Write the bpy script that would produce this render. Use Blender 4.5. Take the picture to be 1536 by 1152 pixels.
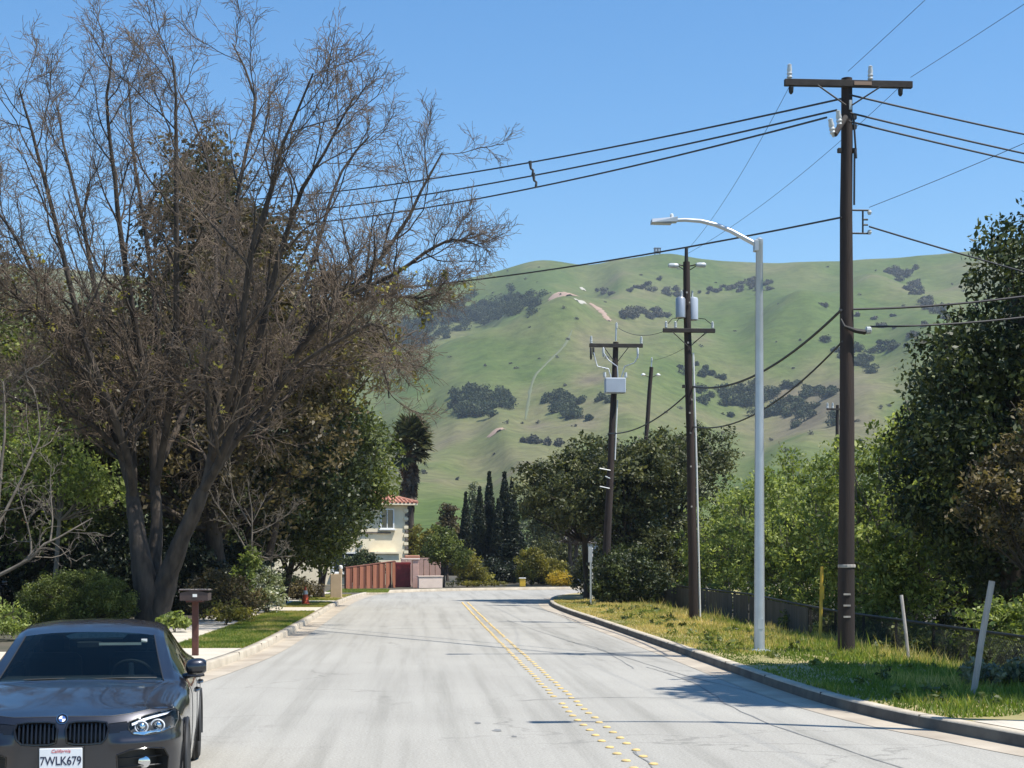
import bpy, bmesh, math, random
import numpy as np
from mathutils import Vector, Matrix
R = math.radians
sc = bpy.context.scene
col = sc.collection
for o in list(bpy.data.objects):
    bpy.data.objects.remove(o)

# ------------------------------------------------------------------ camera
FPX, U0, VH, CAMH, YAW = 2300.0, 768.0, 835.0, 2.0, R(3.63)
cam_d = bpy.data.cameras.new('camera')
cam = bpy.data.objects.new('camera', cam_d)
col.objects.link(cam)
cam.location = (0, 0, CAMH)
cam.rotation_euler = (R(90), 0, -YAW)
cam_d.sensor_width = 36.0
cam_d.lens = 36.0 * FPX / 1536.0
cam_d.shift_y = (VH - 576.0) / 1536.0
cam_d.clip_start = 0.1
cam_d.clip_end = 9000
sc.camera = cam

# ------------------------------------------------------------------ sky, sun, exposure
SUN_EL, SUN_AZ = R(63.0), R(115.0)          # azimuth clockwise from the road direction (+Y)
w = bpy.data.worlds.new('World'); sc.world = w; w.use_nodes = True
wn = w.node_tree.nodes; wl = w.node_tree.links
bg = wn['Background']
sky = wn.new('ShaderNodeTexSky'); sky.sky_type = 'NISHITA'; sky.sun_disc = False
sky.sun_elevation = SUN_EL; sky.sun_rotation = SUN_AZ
sky.altitude = 0; sky.air_density = 1.15; sky.dust_density = 0.0; sky.ozone_density = 4.0
hs = wn.new('ShaderNodeHueSaturation'); hs.inputs['Saturation'].default_value = 1.25
wl.new(sky.outputs[0], hs.inputs['Color']); wl.new(hs.outputs[0], bg.inputs[0]); bg.inputs[1].default_value = 0.114
sd = bpy.data.lights.new('sun', 'SUN'); sd.energy = 5.0; sd.angle = R(0.53); sd.color = (1.0, 0.95, 0.87)
so = bpy.data.objects.new('sun', sd); col.objects.link(so)
sdir = Vector((math.sin(SUN_AZ) * math.cos(SUN_EL), math.cos(SUN_AZ) * math.cos(SUN_EL), math.sin(SUN_EL)))
so.rotation_euler = sdir.to_track_quat('Z', 'Y').to_euler()
so.location = (30, -10, 60)
sc.view_settings.view_transform = 'Standard'
sc.view_settings.look = 'None'
sc.view_settings.exposure = 0.60
sc.view_settings.gamma = 1.0
sc.view_settings.use_curve_mapping = False
sc.render.engine = 'CYCLES'
sc.cycles.max_bounces = 6
sc.cycles.diffuse_bounces = 3
sc.cycles.glossy_bounces = 3
sc.cycles.transmission_bounces = 4
sc.cycles.transparent_max_bounces = 8
sc.cycles.volume_bounces = 0

# ------------------------------------------------------------------ helpers
SA, CA = math.sin(YAW), math.cos(YAW)
def atd(u, v, t):
    """world point of photo pixel (u,v) at depth t"""
    lat = (u - U0) / FPX * t
    return Vector((t * SA + lat * CA, t * CA - lat * SA, CAMH + (VH - v) / FPX * t))
def at(u, v, z=0.0):
    return atd(u, v, (CAMH - z) * FPX / (v - VH))

def newobj(name, me, mat=None, parent=None):
    o = bpy.data.objects.new(name, me); col.objects.link(o)
    if mat is not None and me is not None and not me.materials:
        me.materials.append(mat)
    if parent is not None: o.parent = parent
    return o
def tag(o, label=None, cat=None, group=None, kind=None):
    if label: o['label'] = label
    if cat: o['category'] = cat
    if group: o['group'] = group
    if kind: o['kind'] = kind
    return o
def thing(name, label, cat, loc=(0, 0, 0), rz=0.0, group=None):
    o = bpy.data.objects.new(name, None); col.objects.link(o)
    o.empty_display_size = 0.3
    o.location = loc; o.rotation_euler = (0, 0, rz)
    return tag(o, label, cat, group)
def kids(o):
    return [c for c in bpy.data.objects if c.parent == o]
def copy_tree(o, loc, rz=None, label=None, scale=None, skip=()):
    allk = {}
    for c in bpy.data.objects:
        if c.parent: allk.setdefault(c.parent.name, []).append(c)
    def rec(a, par):
        c = a.copy(); col.objects.link(c)
        if par is not None: c.parent = par
        for ch in allk.get(a.name, []):
            if ch.name.split('.')[0] not in skip: rec(ch, c)
        return c
    c = rec(o, None); c.location = loc
    if rz is not None: c.rotation_euler = (0, 0, rz)
    if label: c['label'] = label
    if scale is not None: c.scale = scale
    return c

def mesh_np(name, V, F, smooth=False, tint=None, uvless=True):
    """fast mesh: V (n,3), F (m,k) or a list of such arrays"""
    Fs = F if isinstance(F, list) else [F]
    Fs = [np.asarray(f, dtype=np.int32) for f in Fs if len(f)]
    V = np.asarray(V, dtype=np.float32)
    me = bpy.data.meshes.new(name)
    me.vertices.add(len(V)); me.vertices.foreach_set('co', V.ravel())
    li = np.concatenate([f.ravel() for f in Fs])
    tot = np.concatenate([np.full(len(f), f.shape[1], dtype=np.int32) for f in Fs])
    st = np.concatenate([[0], np.cumsum(tot)[:-1]]).astype(np.int32)
    me.loops.add(len(li)); me.loops.foreach_set('vertex_index', li)
    me.polygons.add(len(tot)); me.polygons.foreach_set('loop_start', st); me.polygons.foreach_set('loop_total', tot)
    if smooth: me.polygons.foreach_set('use_smooth', np.ones(len(tot), dtype=bool))
    if tint is not None:
        tint = np.asarray(tint, dtype=np.float32)
        dom = 'FACE' if len(tot) == len(tint) else 'POINT'
        a = me.attributes.new('tint', 'FLOAT', dom); a.data.foreach_set('value', tint)
    me.update(calc_edges=True); me.validate()
    return me

class MB:
    """collects shapes into one mesh"""
    def __init__(s): s.v = []; s.f = []
    def add(s, vs, fs):
        b = len(s.v); s.v += [tuple(p) for p in vs]; s.f += [tuple(i + b for i in f) for f in fs]; return s
    def box(s, c, d, rz=0.0, bev=0.0, M=None):
        x, y, z = d[0] / 2, d[1] / 2, d[2] / 2
        if bev <= 0:
            vs = [(a * x, b * y, e * z) for e in (-1, 1) for (a, b) in ((-1, -1), (1, -1), (1, 1), (-1, 1))]
            fs = [(3, 2, 1, 0), (4, 5, 6, 7), (0, 1, 5, 4), (1, 2, 6, 5), (2, 3, 7, 6), (3, 0, 4, 7)]
        else:
            k = bev; rg = []
            for (zz, ins) in ((-z, k), (-z + k, 0), (z - k, 0), (z, k)):
                X, Y = x - ins, y - ins
                kk = k if ins == 0 else k * .5
                rg.append([(-X + kk, -Y, zz), (X - kk, -Y, zz), (X, -Y + kk, zz), (X, Y - kk, zz), (X - kk, Y, zz), (-X + kk, Y, zz), (-X, Y - kk, zz), (-X, -Y + kk, zz)])
            vs = sum(rg, []); fs = []
            for i in range(3):
                for j in range(8):
                    fs.append((i * 8 + j, i * 8 + (j + 1) % 8, i * 8 + 8 + (j + 1) % 8, i * 8 + 8 + j))
            fs += [tuple(range(7, -1, -1)), tuple(range(24, 32))]
        ca, sa = math.cos(rz), math.sin(rz)
        out = []
        for p in vs:
            if M is not None:
                q = M @ Vector(p); out.append((q.x + c[0], q.y + c[1], q.z + c[2]))
            else:
                out.append((p[0] * ca - p[1] * sa + c[0], p[0] * sa + p[1] * ca + c[1], p[2] + c[2]))
        return s.add(out, fs)
    def tube(s, pts, rad, n=8, cap=True):
        pts = [Vector(p) for p in pts]
        if not hasattr(rad, '__len__'): rad = [rad] * len(pts)
        vs = []; fs = []
        prev = None
        for i, p in enumerate(pts):
            t = (pts[min(i + 1, len(pts) - 1)] - pts[max(i - 1, 0)]).normalized()
            if prev is None:
                a = Vector((0, 0, 1)) if abs(t.z) < .9 else Vector((1, 0, 0))
                e = t.cross(a).normalized()
            else:
                e = (prev - t * prev.dot(t)).normalized()
            prev = e; g = t.cross(e)
            for j in range(n):
                q = 2 * math.pi * j / n
                vs.append(p + (e * math.cos(q) + g * math.sin(q)) * rad[i])
        for i in range(len(pts) - 1):
            for j in range(n):
                fs.append((i * n + j, i * n + (j + 1) % n, (i + 1) * n + (j + 1) % n, (i + 1) * n + j))
        if cap:
            fs.append(tuple(range(n - 1, -1, -1))); fs.append(tuple((len(pts) - 1) * n + j for j in range(n)))
        return s.add(vs, fs)
    def lathe(s, prof, c=(0, 0, 0), n=16, axis='z'):
        vs = []; fs = []
        for (r, h) in prof:
            for j in range(n):
                q = 2 * math.pi * j / n
                a, b = r * math.cos(q), r * math.sin(q)
                p = {'z': (a, b, h), 'y': (a, h, b), 'x': (h, a, b)}[axis]
                vs.append((p[0] + c[0], p[1] + c[1], p[2] + c[2]))
        for i in range(len(prof) - 1):
            for j in range(n):
                fs.append((i * n + j, i * n + (j + 1) % n, (i + 1) * n + (j + 1) % n, (i + 1) * n + j))
        fs.append(tuple(range(n - 1, -1, -1))); fs.append(tuple((len(prof) - 1) * n + j for j in range(n)))
        return s.add(vs, fs)
    def mesh(s, name, smooth=False):
        me = bpy.data.meshes.new(name); me.from_pydata(s.v, [], s.f); me.update()
        bm = bmesh.new(); bm.from_mesh(me); bmesh.ops.recalc_face_normals(bm, faces=bm.faces); bm.to_mesh(me); bm.free()
        if smooth:
            me.polygons.foreach_set('use_smooth', [True] * len(me.polygons))
            me.set_sharp_from_angle(angle=R(40))
        return me
    def build(s, name, mat, parent=None, smooth=False):
        return newobj(name, s.mesh(name, smooth), mat, parent)

# ---- numpy tubes for branches
def tubes_np(Pth, Rad, S):
    """Pth (N,K,3), Rad (N,K) -> V, F"""
    N, K, _ = Pth.shape
    T = np.gradient(Pth, axis=1)
    T /= np.linalg.norm(T, axis=2, keepdims=True) + 1e-9
    ref = np.where(np.abs(T[:, :1, 2:3]) < .85, np.array([0, 0, 1.0]), np.array([1.0, 0, 0]))
    E = np.cross(T, np.broadcast_to(ref, T.shape)); E /= np.linalg.norm(E, axis=2, keepdims=True) + 1e-9
    G = np.cross(T, E)
    q = np.arange(S) * 2 * np.pi / S
    V = Pth[:, :, None, :] + Rad[:, :, None, None] * (E[:, :, None, :] * np.cos(q)[None, None, :, None] + G[:, :, None, :] * np.sin(q)[None, None, :, None])
    idx = np.arange(N * K * S).reshape(N, K, S)
    a = idx[:, :-1, :]; b = np.roll(idx, -1, axis=2)[:, :-1, :]; c = np.roll(idx, -1, axis=2)[:, 1:, :]; d = idx[:, 1:, :]
    F = np.stack([a, b, c, d], axis=-1).reshape(-1, 4)
    return V.reshape(-1, 3), F
def join_np(parts):
    Vs, Fs, b = [], [], 0
    for V, F in parts:
        Vs.append(V); Fs.append(F + b); b += len(V)
    return np.concatenate(Vs), np.concatenate(Fs)
def unit(a):
    return a / (np.linalg.norm(a, axis=-1, keepdims=True) + 1e-9)
def grow(rng, P, Rd, n, ang, lratio, K, rratio, up=0.15, wob=0.12, t0=.25, t1=1.0, droop=0.0, lmin=0.0, lens=None):
    """n children per parent path: P (N,K0,3)"""
    N, K0, _ = P.shape
    seglen = np.linalg.norm(np.diff(P, axis=1), axis=2).sum(1)
    t = t0 + (t1 - t0) * (np.arange(n)[None, :] + rng.random((N, n))) / n
    t = np.clip(t, 0, .999) * (K0 - 1)
    i = t.astype(int); fr = (t - i)[..., None]
    r = np.arange(N)[:, None]
    p0 = P[r, i] * (1 - fr) + P[r, i + 1] * fr
    tg = unit(P[r, i + 1] - P[r, i])
    rd = (Rd[r, i] * (1 - fr[..., 0]) + Rd[r, i + 1] * fr[..., 0])
    rv = unit(rng.normal(size=tg.shape)); side = unit(rv - tg * (rv * tg).sum(-1, keepdims=True))
    a = np.radians(ang[0] + (ang[1] - ang[0]) * rng.random((N, n)))[..., None]
    d = unit(tg * np.cos(a) + side * np.sin(a))
    L = seglen[:, None] * (lratio[0] + (lratio[1] - lratio[0]) * rng.random((N, n))) * (1.15 - .55 * t / (K0 - 1))
    L = np.maximum(L, lmin)
    p0 = p0.reshape(-1, 3); d = d.reshape(-1, 3); L = L.reshape(-1); rd = rd.reshape(-1)
    M = len(p0)
    out = np.zeros((M, K, 3)); out[:, 0] = p0
    for k in range(1, K):
        d = unit(d + rng.normal(size=d.shape) * wob + np.array([0, 0, up - droop * k / K]))
        out[:, k] = out[:, k - 1] + d * (L / (K - 1))[:, None]
    r0 = np.minimum(rd * rratio, .9 * rd)
    RR = r0[:, None] * np.linspace(1, .35, K)[None, :]
    return out, RR
def leaves_np(rng, C, rad, per, size, flat=.85, asp=.5, upb=.35, jit=.35, hang=0.0):
    """C (n,3) clump centres, rad (n,) -> V, F, tint"""
    n = len(C); N = n * per
    ci = np.repeat(np.arange(n), per)
    d = unit(rng.normal(size=(N, 3)))
    rr = rng.random(N) ** .45
    off = d * (rr * rad[ci])[:, None]; off[:, 2] *= flat
    p = C[ci] + off
    nr = unit(rng.normal(size=(N, 3)) + d * .5 + np.array([0, 0, upb]))
    ax = unit(np.cross(nr, rng.normal(size=(N, 3))) + np.array([0, 0, -hang]))
    bx = np.cross(nr, ax)
    s = size * (1 + jit * rng.normal(size=N)).clip(.4, 1.8)
    ax = ax * s[:, None]; bx = bx * (s * asp)[:, None]
    V = np.stack([p - ax * .5, p + bx * .5 - ax * .05, p + ax * .5, p - bx * .5 - ax * .05], 1).reshape(-1, 3)
    F = np.arange(N * 4).reshape(N, 4)
    ct = rng.random(n)
    tint = np.clip(ct[ci] * .6 + rng.random(N) * .4, 0, 1)
    return V, F, tint

# ------------------------------------------------------------------ materials
def nodes(m):
    m.use_nodes = True
    return m.node_tree.nodes, m.node_tree.links
MATS = {}
def ramp(N, stops):
    r = N.new('ShaderNodeValToRGB'); e = r.color_ramp.elements
    e[0].position, e[0].color = stops[0][0], (*stops[0][1], 1)
    e[1].position, e[1].color = stops[-1][0], (*stops[-1][1], 1)
    for p, c in stops[1:-1]:
        x = e.new(p); x.color = (*c, 1)
    return r
def noise(N, L, scale, detail=4, rough=.55, vec=None, mapscale=None, rot=None):
    t = N.new('ShaderNodeTexNoise'); t.inputs['Scale'].default_value = scale
    t.inputs['Detail'].default_value = detail; t.inputs['Roughness'].default_value = rough
    tc = N.new('ShaderNodeTexCoord'); src = tc.outputs['Object']
    if mapscale or rot:
        mp = N.new('ShaderNodeMapping'); L.new(src, mp.inputs[0])
        if mapscale: mp.inputs['Scale'].default_value = mapscale
        if rot: mp.inputs['Rotation'].default_value = rot
        src = mp.outputs[0]
    L.new(src, t.inputs['Vector'])
    return t
def pmat(name, c0, c1=None, scale=3.0, rough=.7, metal=0.0, bump=0.0, bscale=None, detail=5, mapscale=None, spec=.5, coat=0.0, mid=None):
    m = bpy.data.materials.new(name); N, L = nodes(m); b = N['Principled BSDF']
    b.inputs['Roughness'].default_value = rough; b.inputs['Metallic'].default_value = metal
    b.inputs['Specular IOR Level'].default_value = spec; b.inputs['Coat Weight'].default_value = coat
    b.inputs['Coat Roughness'].default_value = .03
    if c1 is None:
        c1 = tuple(x * .8 for x in c0)
    t = noise(N, L, scale, detail, mapscale=mapscale)
    st = [(.3, c0), (.7, c1)] if mid is None else [(.28, c0), (.5, mid), (.72, c1)]
    r = ramp(N, st); L.new(t.outputs['Fac'], r.inputs[0]); L.new(r.outputs[0], b.inputs['Base Color'])
    if bump > 0:
        t2 = noise(N, L, bscale or scale * 5, 4, mapscale=mapscale)
        bp = N.new('ShaderNodeBump'); bp.inputs['Strength'].default_value = bump; bp.inputs['Distance'].default_value = .02
        L.new(t2.outputs['Fac'], bp.inputs['Height']); L.new(bp.outputs[0], b.inputs['Normal'])
    return m
def leafmat(name, stops, rough=.5, trans=.35, spec=.35):
    m = bpy.data.materials.new(name); N, L = nodes(m); b = N['Principled BSDF']
    at_ = N.new('ShaderNodeAttribute'); at_.attribute_name = 'tint'
    r = ramp(N, stops); L.new(at_.outputs['Fac'], r.inputs[0])
    b.inputs['Roughness'].default_value = rough; b.inputs['Specular IOR Level'].default_value = spec
    L.new(r.outputs[0], b.inputs['Base Color'])
    tr = N.new('ShaderNodeBsdfTranslucent')
    g = N.new('ShaderNodeMix'); g.data_type = 'RGBA'; g.blend_type = 'MULTIPLY'; g.inputs[0].default_value = 1
    L.new(r.outputs[0], g.inputs[6]); g.inputs[7].default_value = (1.5, 1.5, .8, 1)
    L.new(g.outputs[2], tr.inputs[0])
    mx = N.new('ShaderNodeMixShader'); mx.inputs[0].default_value = trans
    L.new(b.outputs[0], mx.inputs[1]); L.new(tr.outputs[0], mx.inputs[2])
    L.new(mx.outputs[0], N['Material Output'].inputs['Surface'])
    return m
def flat(name, c, rough=.5, metal=0.0, spec=.5, coat=0.0):
    return pmat(name, c, tuple(x * .9 for x in c), 6.0, rough, metal, 0, None, 3, None, spec, coat)

M_conc = pmat('concrete', (.56, .50, .40), (.46, .41, .33), 1.3, .85, bump=.25, bscale=30)
M_kerb = pmat('kerb_concrete', (.52, .46, .36), (.34, .29, .22), 2.2, .85, bump=.3, bscale=25)
M_shade_joint = pmat('kerb_shade_and_joint', (.15, .13, .10), (.07, .06, .05), 2.0, .9, bump=.3, bscale=25)  # shade of the right kerb face put into the colour; joints share it
M_gutter = pmat('gutter_concrete', (.46, .40, .31), (.30, .25, .19), 1.1, .85, bump=.2, bscale=25)
M_soil = pmat('soil', (.10, .08, .055), (.05, .05, .028), .5, .95, bump=.5, bscale=8)
M_lawn = pmat('lawn_soil', (.36, .29, .14), (.22, .20, .07), .45, .95, bump=.5, bscale=14)
M_field = pmat('field', (.10, .15, .05), (.17, .18, .08), .03, .95)
M_bark = pmat('bark', (.085, .066, .050), (.018, .014, .011), 5.0, .92, bump=1.0, bscale=22, mapscale=(1, 1, .22))
M_twig = pmat('twig_bark', (.20, .15, .105), (.085, .06, .042), 1.2, .85)
M_palebark = pmat('pale_bark', (.20, .17, .135), (.09, .075, .058), 2.5, .85, bump=.4, bscale=18)
M_wood = pmat('creosote_pole', (.045, .028, .021), (.014, .010, .009), 1.5, .85, bump=.5, bscale=20, mapscale=(3, 3, .15))
M_arm = pmat('crossarm_wood', (.05, .042, .036), (.025, .02, .018), 4, .85, bump=.3)
M_galv = pmat('galvanised_steel', (.50, .53, .56), (.42, .45, .48), 3, .42, .55)
M_grey = pmat('transformer_grey', (.42, .47, .53), (.36, .40, .46), 2, .5)
M_porc = pmat('porcelain', (.55, .57, .56), (.42, .45, .46), 8, .25)
M_iron = pmat('dark_iron', (.045, .043, .04), (.025, .025, .025), 6, .6, .4)
M_cable = pmat('cable', (.03, .032, .036), (.02, .02, .024), 3, .6)
M_white = pmat('white_paint', (.75, .75, .72), (.65, .65, .62), 4, .5)
M_black = pmat('black_vinyl', (.018, .018, .018), (.012, .012, .012), 5, .55)
M_screen = pmat('fence_screen', (.10, .092, .08), (.05, .046, .04), 1.5, .9, bump=.3, bscale=60, mapscale=(4, 4, .3))
M_stake = pmat('weathered_stake', (.42, .39, .35), (.26, .23, .2), 5, .9, mapscale=(2, 2, .3))
M_yellow = pmat('yellow_marker', (.55, .36, .03), (.40, .27, .03), 5, .5)
M_dot = pmat('yellow_dot', (.74, .52, .19), (.50, .37, .16), 9, .45)
M_steelsign = pmat('sign_back', (.45, .46, .47), (.38, .39, .40), 3, .4, .6)
M_cream = pmat('cream_stucco', (.78, .69, .50), (.66, .57, .40), 1.5, .9, bump=.2, bscale=60)
M_terra = pmat('terracotta', (.48, .22, .14), (.34, .15, .10), 2.5, .8, bump=.3)
M_trim = pmat('corner_shadow_trim', (.16, .13, .11), (.09, .075, .065), 4, .85)  # shadow tone for the house corner blocks; the string course shares it
M_glassdk = pmat('window_glass', (.03, .04, .05), (.02, .03, .04), 2, .06, spec=.8)
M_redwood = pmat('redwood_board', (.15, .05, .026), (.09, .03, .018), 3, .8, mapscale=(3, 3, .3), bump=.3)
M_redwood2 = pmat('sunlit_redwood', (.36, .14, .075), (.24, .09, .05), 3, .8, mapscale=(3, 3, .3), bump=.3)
M_redgate = pmat('red_gate_paint', (.28, .03, .035), (.17, .02, .025), 3, .5)
M_pink = pmat('pink_stucco', (.62, .40, .32), (.50, .31, .25), 2, .9)
M_palepink = pmat('pale_wall', (.74, .60, .50), (.62, .50, .42), 2, .9)
M_beige = pmat('beige_stucco', (.50, .38, .25), (.42, .32, .21), 2.5, .9)
M_rust = pmat('rust_post', (.10, .032, .02), (.06, .022, .016), 5, .75, bump=.3)
M_boxbrown = pmat('mailbox_brown', (.055, .032, .028), (.035, .022, .02), 5, .5)
M_orange = pmat('cone_orange', (.75, .12, .03), (.60, .09, .03), 5, .5)
M_bluehouse = pmat('pale_siding', (.50, .53, .57), (.42, .45, .50), 1, .8)
M_roofgrey = pmat('roof_shingle', (.14, .12, .11), (.08, .07, .065), 3, .9, bump=.4)
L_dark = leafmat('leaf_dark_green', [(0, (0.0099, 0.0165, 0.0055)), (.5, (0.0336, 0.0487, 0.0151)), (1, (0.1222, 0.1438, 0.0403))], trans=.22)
L_mid = leafmat('leaf_mid_green', [(0, (0.0230, 0.0333, 0.0079)), (.5, (0.0850, 0.1100, 0.0240)), (1, (0.2542, 0.2841, 0.0748))], trans=.35)
L_bright = leafmat('leaf_bright_green', [(0, (0.0383, 0.0543, 0.0125)), (.5, (0.1690, 0.2145, 0.0520)), (1, (0.4657, 0.5174, 0.1726))], trans=.42)
L_olive = leafmat('leaf_olive_brown', [(0, (.030, .024, .013)), (.5, (.092, .074, .036)), (1, (.21, .165, .075))], trans=.3)
L_yellow = leafmat('leaf_yellow_green', [(0, (0.0545, 0.0515, 0.0121)), (.5, (0.1632, 0.1536, 0.0336)), (1, (0.4048, 0.3542, 0.0759))], trans=.4)
L_pine = leafmat('needle_green', [(0, (0.0157, 0.0206, 0.0079)), (.5, (0.0645, 0.0749, 0.0270)), (1, (0.2018, 0.2018, 0.0776))], trans=.25)
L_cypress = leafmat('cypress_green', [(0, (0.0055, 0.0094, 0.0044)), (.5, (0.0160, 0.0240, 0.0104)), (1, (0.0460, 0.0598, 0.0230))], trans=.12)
L_gold = leafmat('golden_bloom', [(0, (.25, .19, .02)), (.5, (.42, .30, .03)), (1, (.60, .42, .05))], trans=.3)
L_palegreen = leafmat('pale_grey_green', [(0, (0.0550, 0.0660, 0.0385)), (.5, (0.1360, 0.1520, 0.0880)), (1, (0.3450, 0.3450, 0.2300))], trans=.3)
L_palm = leafmat('palm_green', [(0, (0.0248, 0.0303, 0.0110)), (.5, (0.0680, 0.0760, 0.0280)), (1, (0.1840, 0.1840, 0.0805))], trans=.2)
L_dead = leafmat('dead_frond', [(0, (.05, .035, .022)), (.5, (.10, .07, .045)), (1, (.17, .125, .08))], trans=.1)
L_grass = leafmat('grass_blade', [(0, (.09, .14, .02)), (.4, (.18, .24, .04)), (.65, (.38, .33, .11)), (1, (.60, .48, .22))], trans=.45)
L_bloom = leafmat('white_bloom_leaf', [(0, (.10, .13, .05)), (.6, (.22, .25, .12)), (.8, (.5, .5, .42)), (1, (.75, .75, .7))], trans=.3)
# ------------------------------------------------------------------ ground, road, kerbs
def catmull(pts, per=6):
    pts = [np.array(p, float) for p in pts]; out = []
    for i in range(len(pts) - 1):
        p0 = pts[max(i - 1, 0)]; p1 = pts[i]; p2 = pts[i + 1]; p3 = pts[min(i + 2, len(pts) - 1)]
        for k in range(per):
            t = k / per
            out.append(.5 * ((2 * p1) + (-p0 + p2) * t + (2 * p0 - 5 * p1 + 4 * p2 - p3) * t * t + (-p0 + 3 * p1 - 3 * p2 + p3) * t ** 3))
    out.append(pts[-1]); return np.array(out)
KL = catmull([(-4.6, -15), (-4.45, 5), (-4.3, 15), (-4.1, 22), (-3.62, 27), (-3.27, 33), (-3.2, 45), (-3.2, 58), (-3.12, 67), (-2.8, 76), (-2.0, 83.5), (.2, 87.6), (3.2, 90.4), (6.4, 92.3), (10.2, 94), (25, 99), (60, 108)], 6)
KR = catmull([(7.9, -15), (7.2, 5), (6.9, 13), (6.3, 16), (5.75, 18.5), (5.5, 22), (5.48, 30), (5.42, 45), (5.40, 57), (5.75, 65), (6.8, 73), (8.9, 79.5), (14, 85.5), (25, 90.5), (60, 99)], 6)
def normals2(P):
    T = np.gradient(P, axis=0); T /= np.linalg.norm(T, axis=1, keepdims=True)
    return np.stack([-T[:, 1], T[:, 0]], 1)          # left of travel
def strip(P, offs, side):
    """offs list of (offset, z); side +1 = left of travel"""
    n = normals2(P) * side
    V = []; 
    for (o, z) in offs:
        q = P + n * o
        V.append(np.column_stack([q, np.full(len(q), z)]))
    V = np.stack(V, 1); n_, k = V.shape[:2]
    idx = np.arange(n_ * k).reshape(n_, k)
    F = np.stack([idx[:-1, :-1], idx[1:, :-1], idx[1:, 1:], idx[:-1, 1:]], -1).reshape(-1, 4)
    if side > 0: F = F[:, ::-1]
    return V.reshape(-1, 3), F[:, ::-1]
def ngon(name, pts, z, mat, kind='structure'):
    bm = bmesh.new(); vs = [bm.verts.new((p[0], p[1], z)) for p in pts]
    f = bm.faces.new(vs); bm.normal_update()
    if f.normal.z < 0: bmesh.ops.reverse_faces(bm, faces=[f])
    bmesh.ops.triangulate(bm, faces=bm.faces[:])
    me = bpy.data.meshes.new(name); bm.to_mesh(me); bm.free()
    return tag(newobj(name, me, mat), kind=kind)

# asphalt
m = bpy.data.materials.new('aged_asphalt'); N, L = nodes(m); b = N['Principled BSDF']; b.inputs['Roughness'].default_value = .82
b.inputs['Specular IOR Level'].default_value = .35
n1 = noise(N, L, .22, 6, .6); n2 = noise(N, L, 1.0, 5, .6, mapscale=(2.6, .07, 1)); n3 = noise(N, L, 38, 5, .8)
n4 = noise(N, L, .8, 6, .65, mapscale=(1, .5, 1))
r1 = ramp(N, [(.30, (.315, .300, .262)), (.55, (.35, .334, .292)), (.75, (.37, .354, .310))]); L.new(n1.outputs['Fac'], r1.inputs[0])
r2 = ramp(N, [(.32, (.80, .80, .79)), (.50, (1, 1, 1)), (.70, (1.07, 1.07, 1.07))]); L.new(n2.outputs['Fac'], r2.inputs[0])
r4 = ramp(N, [(.27, (.78, .78, .78)), (.37, (1, 1, 1)), (1, (1, 1, 1))]); L.new(n4.outputs['Fac'], r4.inputs[0])
r3 = ramp(N, [(.3, (.62, .62, .62)), (.7, (1.3, 1.3, 1.3))]); L.new(n3.outputs['Fac'], r3.inputs[0])
def mul(a, c):
    g = N.new('ShaderNodeMix'); g.data_type = 'RGBA'; g.blend_type = 'MULTIPLY'; g.inputs[0].default_value = 1
    L.new(a, g.inputs[6]); L.new(c, g.inputs[7]); return g.outputs[2]
# cracks: distorted cell edges, thin and dark, long across the road
tc = N.new('ShaderNodeTexCoord'); mp = N.new('ShaderNodeMapping'); L.new(tc.outputs['Object'], mp.inputs[0]); mp.inputs['Scale'].default_value = (.22, .30, 1)
nd = N.new('ShaderNodeTexNoise'); nd.inputs['Scale'].default_value = 1.3; nd.inputs['Detail'].default_value = 6; L.new(tc.outputs['Object'], nd.inputs['Vector'])
mxv = N.new('ShaderNodeMix'); mxv.data_type = 'RGBA'; mxv.blend_type = 'LINEAR_LIGHT'; mxv.inputs[0].default_value = .16
L.new(mp.outputs[0], mxv.inputs[6]); L.new(nd.outputs['Color'], mxv.inputs[7])
vo = N.new('ShaderNodeTexVoronoi'); vo.feature = 'DISTANCE_TO_EDGE'; vo.inputs['Scale'].default_value = 1.0; L.new(mxv.outputs[2], vo.inputs['Vector'])
rc = ramp(N, [(.0, (.70, .70, .70)), (.004, (.80, .80, .80)), (.009, (1, 1, 1))]); L.new(vo.outputs['Distance'], rc.inputs[0])
nk = noise(N, L, .12, 3); rk = ramp(N, [(.42, (1, 1, 1)), (.55, (0, 0, 0))]); L.new(nk.outputs['Fac'], rk.inputs[0])
mk = N.new('ShaderNodeMix'); mk.data_type = 'RGBA'; L.new(rk.outputs[0], mk.inputs[0]); mk.inputs[6].default_value = (1, 1, 1, 1); L.new(rc.outputs[0], mk.inputs[7])
o_ = mul(mul(mul(mul(r1.outputs[0], r2.outputs[0]), r3.outputs[0]), r4.outputs[0]), mk.outputs[2])
L.new(o_, b.inputs['Base Color'])
bp = N.new('ShaderNodeBump'); bp.inputs['Strength'].default_value = .35; bp.inputs['Distance'].default_value = .01
L.new(n3.outputs['Fac'], bp.inputs['Height']); L.new(bp.outputs[0], b.inputs['Normal'])
M_asph = m

road_pts = [tuple(p) for p in (KL - normals2(KL) * .0)] + [tuple(p) for p in KR[::-1]]
road = ngon('road', road_pts, 0.0, M_asph)
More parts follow.
